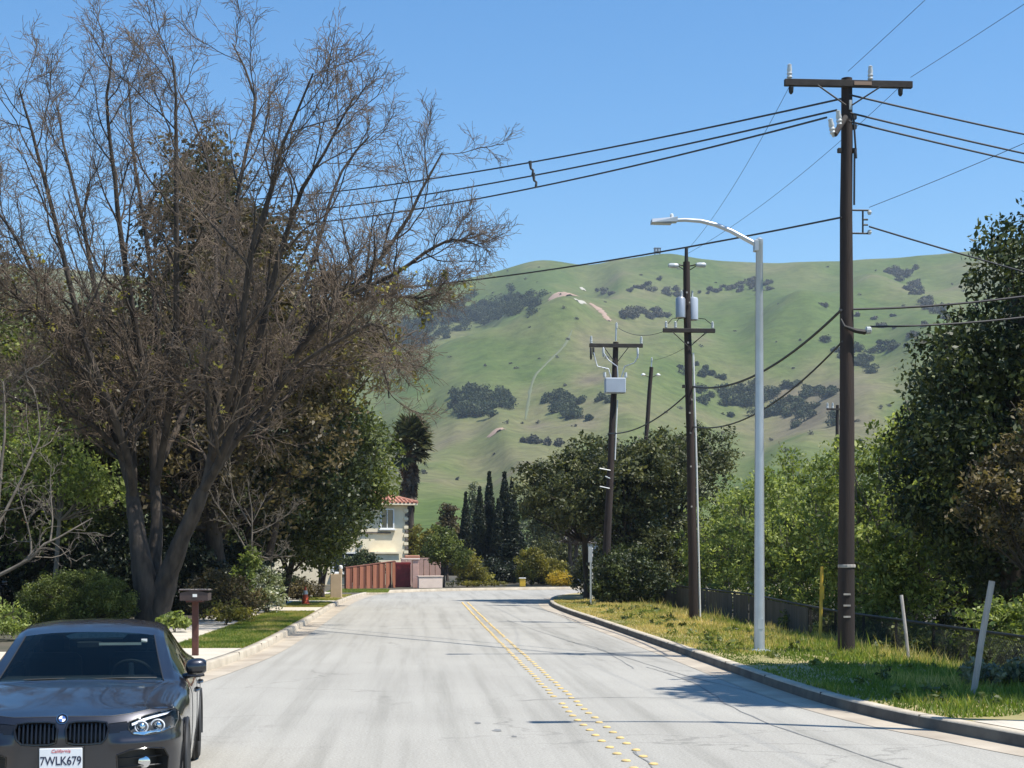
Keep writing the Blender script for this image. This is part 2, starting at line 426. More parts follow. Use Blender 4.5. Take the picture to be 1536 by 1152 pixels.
# gutters and kerbs
for P, side, nm in ((KL, 1, 'left'), (KR, -1, 'right')):
    V, F = strip(P, [(-.50, .005), (-.02, .004)], side)
    tag(newobj('gutter_' + nm, mesh_np('gutter', V, F), M_gutter), kind='structure')
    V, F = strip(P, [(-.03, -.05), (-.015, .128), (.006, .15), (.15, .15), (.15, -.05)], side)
    kme = mesh_np('kerb', V, F); kme.materials.append(M_kerb); kme.materials.append(M_shade_joint)
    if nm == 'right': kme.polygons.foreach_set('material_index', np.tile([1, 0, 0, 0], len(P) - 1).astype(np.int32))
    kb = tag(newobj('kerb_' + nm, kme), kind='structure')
    seg_ = np.concatenate([[0], np.cumsum(np.linalg.norm(np.diff(P, axis=0), axis=1))]); nn_ = normals2(P) * side
    for d_ in np.arange(17.5, 90, 3.05):
        jx = np.array([np.interp(d_, seg_, P[:, 0]), np.interp(d_, seg_, P[:, 1])]); jn = np.array([np.interp(d_, seg_, nn_[:, 0]), np.interp(d_, seg_, nn_[:, 1])])
        MB().box((jx[0] + jn[0] * .066, jx[1] + jn[1] * .066, .076), (.173, .014, .153), rz=math.atan2(jn[1], jn[0])).build('kerb_joint', M_shade_joint, kb)
# ground beyond everything
g = MB(); g.add([(-5000, -3000, -.45), (5000, -3000, -.45), (5000, 5000, -.45), (-5000, 5000, -.45)], [(0, 1, 2, 3)])
tag(g.build('ground', M_field), kind='structure')
# left yards and the land round the bend, level with the kerb
nl = normals2(KL); back = KL + nl * .15
far = [(60, 260), (-140, 260), (-140, -15)]
yard = ngon('yard', [tuple(p) for p in back] + [(150, 108), (150, 240)] + far, .135, M_soil)
# right verge that falls off to the fence
n_ = len(KR); X0 = KR - normals2(KR) * .15
offs = [(0, .145), (1.4, .15), (2.9, .13), (3.9, -.08), (4.75, -.30), (8, -.33), (70, -.33)]
V = np.array([[(x + o, y, z) for (o, z) in offs] for (x, y) in X0]); k = len(offs)
idx = np.arange(n_ * k).reshape(n_, k)
F = np.stack([idx[:-1, :-1], idx[:-1, 1:], idx[1:, 1:], idx[1:, :-1]], -1).reshape(-1, 4)
vme = mesh_np('verge', V.reshape(-1, 3), F); vme.materials.append(M_lawn); vme.materials.append(M_soil)
vme.polygons.foreach_set('material_index', np.tile([0, 0, 0, 0, 1, 1], n_ - 1).astype(np.int32))
tag(newobj('verge', vme), kind='structure')

# sidewalk slabs on the left, each a slab
def near_x(P, y):
    m_ = P[:, 1] < 80
    return float(np.interp(y, P[m_, 1], P[m_, 0]))
sw = thing('sidewalk', None, None); sw['kind'] = 'structure'
slab = None
y = 6.0; rng = random.Random(4)
while y < 80:
    x = near_x(KL, y + .75) - 1.75
    if slab is None:
        sm = MB().box((0, 0, 0), (1.42, 1.488, .05), bev=.008).mesh('slab'); sm.materials.append(M_conc); slab = 1
    s_ = newobj('slab', sm, None, sw); s_.location = (x - .71, y + .75, .127 + rng.uniform(0, .006)); y += 1.5
# driveway aprons and path crossing the planting strip
def apron(y0, y1, xin=-1.78, name='driveway'):
    a = MB()
    n = 5
    for i in range(n):
        ya, yb = y0 + (y1 - y0) * i / n, y0 + (y1 - y0) * (i + 1) / n
        xa, xb = near_x(KL, ya), near_x(KL, yb)
        a.add([(xa - .16, ya, .151), (xb - .16, yb, .151), (xb + xin, yb, .153), (xa + xin, ya, .153)], [(0, 3, 2, 1)][:1])
    return tag(a.build(name, M_conc), kind='structure')
apron(21.5, 31.3); apron(52.5, 56.5, name='path'); apron(63.2, 65.0, name='path')
d2 = MB().add([(-20, 22.5, .142), (-6.35, 22.5, .142), (-6.35, 30.5, .142), (-20, 30.5, .142)], [(0, 1, 2, 3)])
tag(d2.build('driveway', M_conc), kind='structure')
# concrete slab beside the right kerb
rs = MB()
for i in range(8):
    ya, yb = 6 + i * 1.36, 6 + (i + 1) * 1.36
    xa, xb = near_x(KR, ya) + .155, near_x(KR, yb) + .155
    rs.add([(xa, ya, .156), (xa + 2.2, ya, .156), (xb + 2.2, yb, .156), (xb, yb, .156)], [(0, 1, 2, 3)])
tag(rs.build('pavement', M_conc), kind='structure')

# raised yellow markers, two rows
dm = MB().lathe([(.048, 0), (.046, .008), (.033, .015), (.015, .018)], n=10).mesh('raised_marker', True); dm.materials.append(M_dot)
rng = random.Random(2)
for row in (-1, 1):
    y = 8.0 + (.29 if row > 0 else 0)
    while y < 67:
        xc = 2.28 + (-.18 if y > 19 else -.18 * (y - 8) / 11) + .0035 * max(0, y - 45) 
        if rng.random() > .035:
            o = newobj('raised_marker', dm, None, road)
            o.location = (xc + row * .115 + rng.uniform(-.012, .012), y + rng.uniform(-.02, .02), .003)
            o.rotation_euler = (0, 0, rng.uniform(0, 6)); o.scale = (1, 1, 1)
        y += .53
# tar seams: thin irregular sealed cracks
M_tar = pmat('tar_seam', (.14, .14, .135), (.21, .21, .20), 4, .8)
def seam(pts, wd, name='tar_seam'):
    P = catmull(pts, 10); rs_ = np.random.default_rng(len(pts) * 7 + int(abs(P[0, 0]) * 100))
    P = P + rs_.normal(size=P.shape) * np.array([.012, .02]); nn = normals2(P); ww = wd * (.35 + rs_.random(len(P)))[:, None]
    a = P + nn * ww; c = P - nn * ww; n = len(P)
    V = np.concatenate([np.column_stack([a, np.full(n, .0045)]), np.column_stack([c, np.full(n, .0045)])])
    i = np.arange(n - 1); F = np.stack([i, i + 1, i + n + 1, i + n], -1)
    o = newobj(name, mesh_np(name, V, F[:, ::-1]), M_tar, road); return o
seam([(2.3, 8), (2.27, 12), (2.24, 15.6)], .016)
seam([(5.3, 20.5), (4.6, 25), (4.1, 31), (3.5, 38), (2.9, 48)], .012)
seam([(4.6, 14.2), (4.2, 19), (4.4, 24), (4.2, 27.5)], .016)
seam([(-1.2, 42.5), (1.0, 42.9), (2.1, 42.7), (4.6, 43.1)], .03)
seam([(1.4, 21.2), (2.6, 21.6), (4.0, 21.4)], .015)
seam([(3.9, 27.2), (4.0, 33), (3.6, 36)], .014)
# worn patch on the left lane
for (px, py, rr_) in ((.95, 17.6, .06), (.75, 18.4, .045), (1.1, 17.0, .035)):
    q = MB(); k = 14; rg = random.Random(int(py * 10))
    q.add([(px + rr_ * rg.uniform(.6, 1.2) * math.cos(6.283 * i / k), py + 2.2 * rr_ * rg.uniform(.6, 1.2) * math.sin(6.283 * i / k), .0042) for i in range(k)], [tuple(range(k))])
    q.build('tar_patch', M_tar, road)

# ------------------------------------------------------------------ hills
RT = np.array([150, 210, 330, 430, 640, 820, 1000, 1080, 1170, 1330, 1520, 1640, 1900.])
UU = np.linspace(-1500, 3100, 460)
def cu(pts):
    p = np.array(pts, float); return np.interp(UU, p[:, 0], p[:, 1])
skyl = cu([(-1500, 430), (-400, 400), (0, 385), (300, 420), (520, 445), (620, 438), (700, 412), (755, 398), (800, 386), (820, 383), (845, 386), (880, 390), (905, 387), (940, 380), (985, 377), (1040, 381), (1080, 385), (1150, 388), (1250, 387), (1350, 382), (1440, 374), (1560, 362), (2000, 330), (3100, 360)])
spur = cu([(-1500, 600), (-200, 600), (300, 590), (480, 575), (600, 541), (680, 512), (760, 476), (845, 441), (880, 449), (920, 470), (1000, 505), (1100, 515), (1200, 490), (1350, 480), (1500, 470), (3100, 480)])
vall = np.where(UU < 845, spur + np.interp(UU, [600, 845], [26, 0]), spur - np.interp(UU, [845, 900, 1000], [0, 10, 22]))
mid1 = cu([(-1500, 700), (300, 690), (600, 648), (700, 640), (760, 622), (850, 600), (950, 590), (1050, 640), (1150, 655), (1250, 600), (1400, 585), (1600, 590), (3100, 600)])
low = cu([(-1500, 770), (500, 752), (620, 712), (740, 700), (850, 700), (1000, 720), (1200, 700), (1500, 690), (3100, 700)])
foot = cu([(-1500, 800), (400, 775), (600, 768), (680, 752), (760, 757), (850, 775), (1100, 790), (1500, 780), (3100, 790)])
C = np.stack([np.full_like(UU, 834.7), np.full_like(UU, 833), foot + 26, foot, low, mid1, (mid1 + spur) / 2 - 6, spur, vall, (vall * .52 + skyl * .48), skyl, skyl + 26, skyl + 150], 1)
TT = np.concatenate([np.linspace(150, 430, 30)[:-1], np.linspace(430, 1640, 190), np.linspace(1660, 1720, 3)])
C[:, 6], C[:, 7] = C[:, 6], C[:, 7]
RT2 = np.array([150, 210, 330, 430, 640, 840, 990, 1080, 1180, 1350, 1520, 1640, 1900.])
Z = np.stack([np.interp(TT, RT2, CAMH + (VH - c) / FPX * RT2) for c in C], 0)
def blur(A, s, ax):
    k = np.exp(-.5 * (np.arange(-3 * s, 3 * s + 1) / s) ** 2); k /= k.sum()
    Ap = np.apply_along_axis(lambda x: np.convolve(np.pad(x, 3 * s, mode='edge'), k, 'valid'), ax, A); return Ap
Z0 = Z.copy(); Z = blur(Z, 3, 1); Z = blur(Z, 2, 0)
rg = np.random.default_rng(11)
def vnoise(shape, cells, rg):
    g_ = rg.normal(size=(cells[0] + 2, cells[1] + 2))
    a = np.linspace(0, cells[0], shape[0]); b_ = np.linspace(0, cells[1], shape[1])
    i = a.astype(int); j = b_.astype(int); fa = (a - i)[:, None]; fb = (b_ - j)[None]
    fa = fa * fa * (3 - 2 * fa); fb = fb * fb * (3 - 2 * fb)
    return (g_[i][:, j] * (1 - fa) * (1 - fb) + g_[i + 1][:, j] * fa * (1 - fb) + g_[i][:, j + 1] * (1 - fa) * fb + g_[i + 1][:, j + 1] * fa * fb)
amp = np.interp(TT, [150, 300, 700, 1200, 1480, 1520], [0, .8, 4.0, 6.0, 3.0, 1.2])[None]
nz = vnoise(Z.shape, (46, 9), rg) * .8 + vnoise(Z.shape, (90, 22), rg) * .35 + vnoise(Z.shape, (200, 60), rg) * .12
gl = -np.abs(vnoise(Z.shape, (60, 5), rg)) * 1.1
Z = Z + amp * (nz * .9 + gl * 1.5)
LAT = (UU[:, None] - U0) / FPX * TT[None]
HX = TT[None] * SA + LAT * CA; HY = TT[None] * CA - LAT * SA
VV = VH - (Z - CAMH) / TT[None] * FPX             # picture height of each terrain vertex
# ground cover: 0 lush grass .. 1 dry brown; dirt scars separately
dry = .27 + .17 * vnoise(Z.shape, (40, 10), rg) + .14 * vnoise(Z.shape, (110, 40), rg)
def patch(u, v, su, sv, a):
    global dry
    dry = dry + a * np.exp(-((UU[:, None] - u) / su) ** 2 - ((VV - v) / sv) ** 2)
patch(860, 620, 90, 80, .4); patch(900, 520, 60, 50, .35); patch(700, 700, 170, 45, .28); patch(1120, 600, 110, 60, .3)
patch(760, 540, 110, 45, -.45); patch(1180, 500, 160, 60, -.3); patch(650, 775, 140, 22, -1.2); patch(1000, 430, 260, 30, -.12); patch(620, 600, 60, 60, -.1)
patch(650, 500, 110, 30, .3); patch(1250, 600, 80, 50, .35)
scar = np.zeros_like(Z)
def sc_(u, v, su, sv, a=1.2):
    global scar
    scar = np.maximum(scar, a * np.exp(-((UU[:, None] - u) / su) ** 2 - ((VV - v) / sv) ** 2))
# finer tint is carried on a face attribute; scars are separate bare-earth banks below
tint = np.clip(dry, 0, 1)
nu, nt = Z.shape; idx = np.arange(nu * nt).reshape(nu, nt)
F = np.stack([idx[:-1, :-1], idx[1:, :-1], idx[1:, 1:], idx[:-1, 1:]], -1).reshape(-1, 4)
m = bpy.data.materials.new('hill_grass'); N, L = nodes(m); b = N['Principled BSDF']; b.inputs['Roughness'].default_value = .95; b.inputs['Specular IOR Level'].default_value = .1
a_ = N.new('ShaderNodeAttribute'); a_.attribute_name = 'tint'
n1 = noise(N, L, .02, 6, .65); n2 = noise(N, L, .12, 8, .75); n3 = noise(N, L, .006, 4, .6, mapscale=(1, 1, 4))
ad = N.new('ShaderNodeMath'); ad.operation = 'MULTIPLY_ADD'; L.new(n1.outputs['Fac'], ad.inputs[0]); ad.inputs[1].default_value = .9; 
ad2 = N.new('ShaderNodeMath'); ad2.operation = 'SUBTRACT'; L.new(a_.outputs['Fac'], ad2.inputs[0]); ad2.inputs[1].default_value = .45; L.new(ad2.outputs[0], ad.inputs[2])
r1 = ramp(N, [(.0, (.078, .112, .030)), (.35, (.112, .130, .048)), (.6, (.138, .137, .064)), (.85, (.150, .134, .080)), (1, (.128, .110, .072))])
L.new(ad.outputs[0], r1.inputs[0])
r2 = ramp(N, [(.3, (.58, .60, .58)), (.7, (1.28, 1.25, 1.2))]); L.new(n2.outputs['Fac'], r2.inputs[0])
L.new(mul(r1.outputs[0], r2.outputs[0]), b.inputs['Base Color'])
bp = N.new('ShaderNodeBump'); bp.inputs['Strength'].default_value = .6; bp.inputs['Distance'].default_value = 3.0
L.new(n1.outputs['Fac'], bp.inputs['Height']); L.new(bp.outputs[0], b.inputs['Normal'])
hills = newobj('hills', mesh_np('hills', np.stack([HX, HY, Z], -1).reshape(-1, 3), F, True, tint.reshape(-1)), m)
tag(hills, kind='structure')
def on_hill(u, v):
    """first terrain point seen at picture position (u,v)"""
    i = (u - UU[0]) / (UU[1] - UU[0]); i0 = int(i); f = i - i0
    vv = VV[i0] * (1 - f) + VV[i0 + 1] * f
    k = np.nonzero(vv <= v)[0]
    k = k[0] if len(k) else int(np.argmin(vv))
    k = max(k, 1); 
    den = (vv[k - 1] - vv[k]); g_ = 0 if abs(den) < 1e-6 else min(max((vv[k - 1] - v) / den, 0), 1)
    t = TT[k - 1] + (TT[k] - TT[k - 1]) * g_
    return atd(u, VH - 0, t).xy.to_3d() + Vector((0, 0, CAMH + (VH - (vv[k - 1] * (1 - g_) + vv[k] * g_)) / FPX * t)), t
def hill_z(x, y):
    t = x * SA + y * CA; lat = x * CA - y * SA; u = U0 + lat / t * FPX
    i = np.clip((u - UU[0]) / (UU[1] - UU[0]), 0, len(UU) - 2); i0 = int(i); f = i - i0
    return float(np.interp(t, TT, Z[i0]) * (1 - f) + np.interp(t, TT, Z[i0 + 1]) * f)

# scrub and oak woods on the hill: lumpy leafy crowns, one mass per wood
L_far = leafmat('hill_scrub', [(0, (.022, .034, .016)), (.5, (.045, .060, .027)), (1, (.085, .098, .044))], trans=.1, spec=.1)
L_scrub2 = leafmat('hill_brush', [(0, (.055, .052, .040)), (.5, (.085, .082, .058)), (1, (.12, .115, .08))], trans=.05, spec=.1)
def wood(name, label, spots, mat, seed, leafs=130, ls=1.05):
    rgw = np.random.default_rng(seed); Cs = []; Rs = []
    for (u, v, su, sv, n, r0, r1, rot) in spots:
        for _ in range(n):
            a, b2 = rgw.normal() * su, rgw.normal() * sv
            uu = u + a * math.cos(rot) - b2 * math.sin(rot); v2 = v + a * math.sin(rot) + b2 * math.cos(rot)
            p, t = on_hill(uu, v2); r = rgw.uniform(r0, r1)
            for q in range(3):
                Cs.append((p.x + rgw.normal() * r * .5, p.y + rgw.normal() * r * .5, p.z + r * (.35 + .35 * q * rgw.random()))); Rs.append(r * (.75 + .3 * rgw.random()))
    V, F, tn = leaves_np(rgw, np.array(Cs), np.array(Rs), leafs, ls, .8, .8, .6)
    o = newobj(name, mesh_np(name, V, F, False, tn), mat)
    return tag(o, label, 'woodland', kind='stuff')
wood('oak_wood', 'dark oak wood along the gully behind the green spur', [(640, 488, 40, 9, 64, 3, 6, -.28), (715, 470, 36, 8, 76, 3, 6.5, -.22), (775, 458, 28, 5, 50, 2.5, 5, -.25), (615, 512, 28, 8, 34, 3, 5, -.3)], L_far, 3)
wood('oak_wood', 'dark oak clump below the green spur beside the dirt bank', [(722, 606, 18, 9, 46, 2.5, 5, 0), (702, 612, 12, 8, 18, 2.5, 4, 0), (753, 602, 9, 6, 12, 2, 3.5, 0)], L_far, 5)
wood('oak_wood', 'loose oak scrub to the right of the faint hill trail', [(845, 603, 17, 5, 24, 2, 3.6, .1), (860, 621, 14, 4, 18, 1.8, 3.2, .1), (900, 600, 12, 2, 6, 1.5, 2.5, .1)], L_far, 7)
wood('oak_wood', 'dark oak wood in the gully beyond the steel lamp post', [(1110, 596, 32, 9, 30, 2, 4.2, .1), (1160, 615, 36, 10, 34, 2, 4.6, .15), (1220, 592, 16, 8, 20, 2, 4, .2), (1290, 540, 18, 9, 18, 2, 4, .4), (1060, 560, 18, 4, 9, 1.5, 3, .3), (1330, 520, 16, 5, 10, 1.5, 3, .4)], L_far, 9)
wood('brush', 'brown brush patches scattered high on the hill slope', [(1350, 412, 12, 4, 18, 2, 4, .2), (1372, 430, 6, 8, 14, 2, 4, .8), (1395, 460, 14, 4, 12, 2, 4, .5), (1110, 434, 42, 3, 26, 1.5, 3.2, -.1), (1015, 445, 22, 4, 12, 2, 4, .2), (960, 432, 22, 3, 8, 2, 3, -.3), (955, 472, 12, 3, 14, 2.5, 4, -.2), (990, 472, 9, 3, 9, 2.5, 4, -.2), (905, 440, 8, 2, 4, 2, 3, 0), (1130, 420, 14, 2, 6, 2, 3, -.3), (1300, 470, 50, 10, 10, 1.5, 3, .3), (800, 664, 24, 2, 5, 1.5, 2.5, .1)], L_scrub2, 13)
rgs = random.Random(44)
wood('scrub', 'small dark bushes dotted singly over the grassy hill', [(rgs.uniform(560, 1480), rgs.uniform(400, 740), 3, 2, 1, .6, 1.7, 0) for _ in range(130)], L_scrub2, 17, 26, .6)
# bare-earth scars and pale outcrops, laid on the slope
M_dirt = pmat('bare_earth', (.36, .25, .18), (.28, .19, .14), .2, .95)
M_pale = pmat('pale_rock', (.42, .39, .32), (.34, .32, .27), .3, .9)
M_trail = pmat('worn_trail', (.115, .132, .068), (.098, .112, .058), .05, .95)
def drape(name, pts, wd, mat, lift=.5):
    P = catmull([on_hill(u, v)[0].xy for (u, v) in pts], 12); rg2 = np.random.default_rng(int(P[0, 0]))
    nn = normals2(P); n = len(P); w_ = wd * (.6 + .8 * rg2.random(n)) * np.minimum(1, 2.2 * np.sin(np.pi * (np.arange(n) + .5) / n) + .25)
    V = []
    for k in (-1, -.4, .4, 1):
        q = P + nn * (w_ * k)[:, None]
        V.append([(x, y, hill_z(x, y) + lift * (1 if abs(k) < .5 else .2)) for (x, y) in q])
    V = np.array(V).transpose(1, 0, 2); ix = np.arange(n * 4).reshape(n, 4)
    F = np.stack([ix[:-1, :-1], ix[1:, :-1], ix[1:, 1:], ix[:-1, 1:]], -1).reshape(-1, 4)
    return tag(newobj(name, mesh_np(name, V.reshape(-1, 3), F, True), mat), kind='structure')
drape('bare_bank', [(834, 441), (843, 443), (853, 444)], 9, M_dirt, 1.2)
drape('bare_bank', [(886, 456), (895, 462), (905, 470), (914, 482)], 2.6, M_dirt, .8)
drape('bare_bank', [(741, 648), (744, 648), (748, 648)], 3.5, M_dirt, 1.0)
drape('rock_outcrop', [(866, 452), (872, 453), (877, 454)], 2.6, M_pale, .8)
drape('rock_outcrop', [(873, 432), (874, 434), (876, 436)], 2.0, M_pale, .8)
drape('hill_track', [(858, 495), (845, 520), (820, 545), (800, 570), (793, 600), (788, 630)], .9, M_trail, .35)
# hut on the ridge
p, t = on_hill(986, 379)
hut = thing('ridge_hut', 'tiny dark box hut standing on the hill ridge', 'hut', p)
MB().box((0, 0, 3.4), (6.2, 5, 4.6)).build('wall', M_iron, hut)
MB().box((0, 0, 5.9), (7.0, 5.8, .35)).build('roof', M_roofgrey, hut)
for dx in (-2.6, 2.6): MB().box((dx, -2.0, .4), (.4, .4, 2.2)).build('leg', M_iron, hut); MB().box((dx, 2.0, .4), (.4, .4, 2.2)).build('leg', M_iron, hut)
for dx in (-1.5, 1.5): MB().box((dx, -2.53, 3.8), (1.6, .08, 2.4)).build('window', M_galv, hut)
# ------------------------------------------------------------------ street lamps
def street_lamp(loc, label):
    t = thing('street_lamp', label, 'street lamp', loc, 0, 'steel street lamps on the verge')
    MB().lathe([(.22, -.25), (.22, .02), (.18, .04), (.12, .06)], n=16).build('base_plate', M_galv, t, True)
    MB().lathe([(.105, .03), (.098, 2.0), (.085, 5.0), (.068, 7.95), (.072, 7.96), (.072, 8.06), (.02, 8.1)], n=18).build('pole', M_galv, t, True)
    arm = [(0, 0, 7.93), (-.25, .01, 8.06), (-.55, .02, 8.22), (-.85, .03, 8.34), (-1.15, .03, 8.41), (-1.45, .04, 8.43), (-1.68, .04, 8.42)]
    MB().tube(arm, [.05, .048, .045, .043, .04, .037, .035], 10).build('arm', M_galv, t, True)
    MB().box((-.07, 0, 7.93), (.08, .16, .22), bev=.01).build('clamp', M_galv, t)
    hd = MB()
    hd.add([(-1.62, -.07, 8.38), (-1.62, .13, 8.38), (-1.62, .13, 8.47), (-1.62, -.07, 8.47),
            (-2.12, -.09, 8.35), (-2.12, .17, 8.35), (-2.12, .15, 8.42), (-2.12, -.07, 8.42)],
           [(0, 1, 2, 3), (7, 6, 5, 4), (0, 4, 5, 1), (1, 5, 6, 2), (2, 6, 7, 3), (3, 7, 4, 0)])
    h = hd.build('lamp_head', M_galv, t)
    MB().lathe([(.035, 8.46), (.035, 8.53), (.02, 8.545)], c=(-1.72, .04, 0), n=10).build('photocell', M_white, h)
    MB().box((-1.9, .04, 8.347), (.34, .18, .012)).build('lens', M_porc, h)
    MB().box((0, -.1, .55), (.10, .02, .2)).build('hand_hole_cover', M_galv, t)
    return t
p = at(1139, 977, .15)
street_lamp((p.x, p.y, .14), 'tall steel street lamp with curved arm over the road')
street_lamp((7.45, 16.6, .14), 'steel street lamp beside the concrete slab at the kerb')

# ------------------------------------------------------------------ utility poles
def insulator(parent, c, h=.28, r=.055, lean=0.0):
    o = MB().lathe([(.02, -.06), (r * .6, 0), (r, .02), (r * .75, .06), (r, .09), (r * .75, .13), (r * .95, .16), (r * .7, h - .05), (r * .8, h - .02), (r * .3, h)], n=12).build('insulator', M_porc, parent, True)
    o.location = c; o.rotation_euler = (0, lean, 0); return o
def wood_pole(name, label, loc, h, r0, r1, lean=(0, 0), seg=9):
    t = thing(name, label, 'utility pole', loc, 0, None)
    rg = random.Random(int(h * 100))
    pts = [(lean[0] * i / seg + rg.uniform(-.012, .012), lean[1] * i / seg, -.4 + (h + .4) * i / seg) for i in range(seg + 1)]
    MB().tube(pts, [r0 + (r1 - r0) * i / seg for i in range(seg + 1)], 16).build('pole', M_wood, t, True)
    return t
def bolt_ring(t, zs, r):
    for z in zs:
        MB().lathe([(r, z - .02), (r + .012, z - .018), (r + .012, z + .018), (r, z + .02)], n=14).build('band', M_iron, t)
pA = at(1270, 980, .13)
P1 = wood_pole('utility_pole', 'tallest dark utility pole with one crossarm beside the steel lamp', (pA.x, pA.y, .1), 11.15, .17, .105)
S1 = 78.5
def z1(v): return .13 + (980 - v) / S1 - .1
za = z1(118)
MB().box((0, -.12, za), (2.5, .1, .13), bev=.008).build('crossarm', M_arm, P1)
MB().box((.27, -.175, za), (.34, .012, .07)).build('crossarm_patch', M_dirt, P1)
for sx in (-1, 1):
    MB().tube([(sx * .62, -.19, za - .06), (sx * .06, -.15, za - .42)], .016, 6).build('brace', M_iron, P1)
insulator(P1, (-1.15, -.12, za + .08)); insulator(P1, (.43, -.12, za + .08))
for x in (-1.12, 1.02):
    o = MB().lathe([(.02, 0), (.05, -.03), (.045, -.12), (.02, -.16)], n=10).build('clamp', M_iron, P1, True); o.location = (x, -.12, za - .06)
# side bracket arm with two insulators, angled toward the camera side
bz = z1(190)
MB().tube([(-.05, -.1, z1(168)), (-.33, -.35, z1(200))], .055, 8).build('side_arm', M_arm, P1)
insulator(P1, (-.36, -.33, z1(199)), .3, .06, -.18); insulator(P1, (-.20, -.22, z1(184)), .3, .06, -.1)
MB().box((.04, -.12, z1(150)), (.05, .05, .18)).build('pin', M_porc, P1)
for (vx, sg) in ((166, 1), (181, 1), (217, 1), (217, -1)):
    MB().box((sg * .14, -.02, z1(vx)), (.09, .09, .09), bev=.01).build('deadend_clamp', M_iron, P1)
MB().tube([(.12, -.05, z1(165)), (.16, -.1, z1(230)), (.125, -.1, z1(216)), (.13, -.06, z1(300))], .02, 6).build('riser_cable', M_cable, P1)
# communication rack on the right side
for (a, b2) in (((.1, z1(308)), (.42, z1(308))), ((.1, z1(343)), (.42, z1(343))), ((.30, z1(308)), (.30, z1(343))), ((.30, z1(322)), (.40, z1(322))), ((.30, z1(330)), (.40, z1(330)))):
    MB().tube([(a[0], -.06, a[1]), (b2[0], -.06, b2[1])], .018, 6).build('rack_bar', M_iron, P1)
for v in (311, 341): MB().lathe([(.03, -.04), (.045, 0), (.03, .04)], c=(.43, -.06, z1(v)), n=10).build('spool', M_porc, P1)
# cable stand-off bracket
MB().tube([(-.14, -.1, z1(474)), (-.1, -.2, z1(486)), (.12, -.18, z1(492)), (.32, -.16, z1(494))], [.02, .03, .045, .05], 8).build('standoff_bracket', M_iron, P1)
MB().lathe([(.03, 0), (.07, .02), (.07, .1), (.03, .12)], n=12, axis='x', c=(.32, -.16, z1(491))).build('bracket_insulator', M_porc, P1)
MB().lathe([(.167, z1(850)), (.172, z1(849)), (.172, z1(846)), (.167, z1(845))], n=14).build('marker_band', M_stake, P1)
for v in (890, 907, 924): MB().box((-.04, -.168, z1(v)), (.14, .012, .035)).build('pole_tag', M_stake, P1)

pB = at(1042, 930, .13)
P2 = wood_pole('utility_pole', 'brown utility pole with grey transformer cans and two small lamps', (pB.x, pB.y, .1), 10.6, .15, .10, lean=(-.25, 0))
S2 = 2300 / (pB.x * SA + pB.y * CA)
def z2(v): return (930 - v) / S2 + .03
def x2(v): return -.25 * (930 - v) / 558.0
MB().lathe([(.06, 10.45), (.05, z2(372))], c=(x2(378), 0, 0), n=10).build('pole_cap', M_iron, P2)
for sx in (-1, 1):
    MB().tube([(x2(405), 0, z2(400)), (x2(405) + sx * .22, -.05, z2(398)), (x2(405) + sx * .30, -.06, z2(397))], .02, 6).build('lamp_bracket', M_iron, P2)
    MB().tube([(x2(410), 0, z2(408)), (x2(405) + sx * .28, -.05, z2(399))], .014, 6).build('lamp_bracket', M_iron, P2)
    MB().lathe([(.02, 0), (.06, .02), (.075, .1), (.075, .26), (.05, .30)], n=12, axis='x', c=(0, 0, 0)).build('cutout_fuse', M_porc, P2, True).location = (x2(400) + (.26 if sx > 0 else -.56), -.06, z2(399) + (.02 if sx > 0 else -.01))
for (sx, hh, z0, z_1, yo) in ((-1, 0, 478, 447, -.05), (1, 0, 480, 446, .08)):
    c = MB().lathe([(.12, z2(z0)), (.145, z2(z0) + .02), (.145, z2(z_1) - .05), (.12, z2(z_1)), (.05, z2(z_1) + .02)], n=20).build('transformer_can', M_grey if sx > 0 else M_steelsign, P2, True)
    c.location = (x2(462) + sx * .20 - .02, yo, 0)
    insulator(c, (-.03 * sx, 0, z2(z_1) + .01), .2, .035)
    for k in range(2): MB().box((-sx * .13, 0, z2(z0) + .12 + .3 * k), (.1, .1, .05)).build('bracket', M_iron, c)
zc = z2(497)
MB().box((x2(497), -.14, zc), (1.55, .1, .12), bev=.008).build('crossarm', M_arm, P2)
for sx in (-1, 1): MB().tube([(x2(497) + sx * .5, -.2, zc - .05), (x2(510) + sx * .05, -.15, zc - .45)], .015, 6).build('brace', M_iron, P2)
for dx in (-.68, -.40, .70):
    insulator(P2, (x2(497) + dx, -.14, zc + .07), .2, .045)
for (a, b2, sg) in ((-.62, -.35, 1), (.66, .30, 1), (-.40, -.2, 1)):
    MB().tube([(x2(490) + a, -.14, zc + .2), (x2(490) + (a + b2) / 2, -.12, zc + .35), (x2(480) + b2, -.08, z2(478))], .012, 5).build('jumper_cable', M_cable, P2)
MB().tube([(x2(520) + .13, -.06, z2(530)), (x2(700) + .15, -.07, z2(700)), (.15, -.07, z2(925))], .028, 8).build('conduit', M_white, P2, True)
MB().box((x2(580) - .17, -.05, z2(580)), (.1, .1, .09)).build('cable_clamp', M_iron, P2)
for v in (440, 455, 515, 600, 620, 650, 700, 760): MB().box((x2(v) + random.Random(v).uniform(-.05, .05), -.135, z2(v)), (.05, .02, .05)).build('bolt', M_stake, P2)

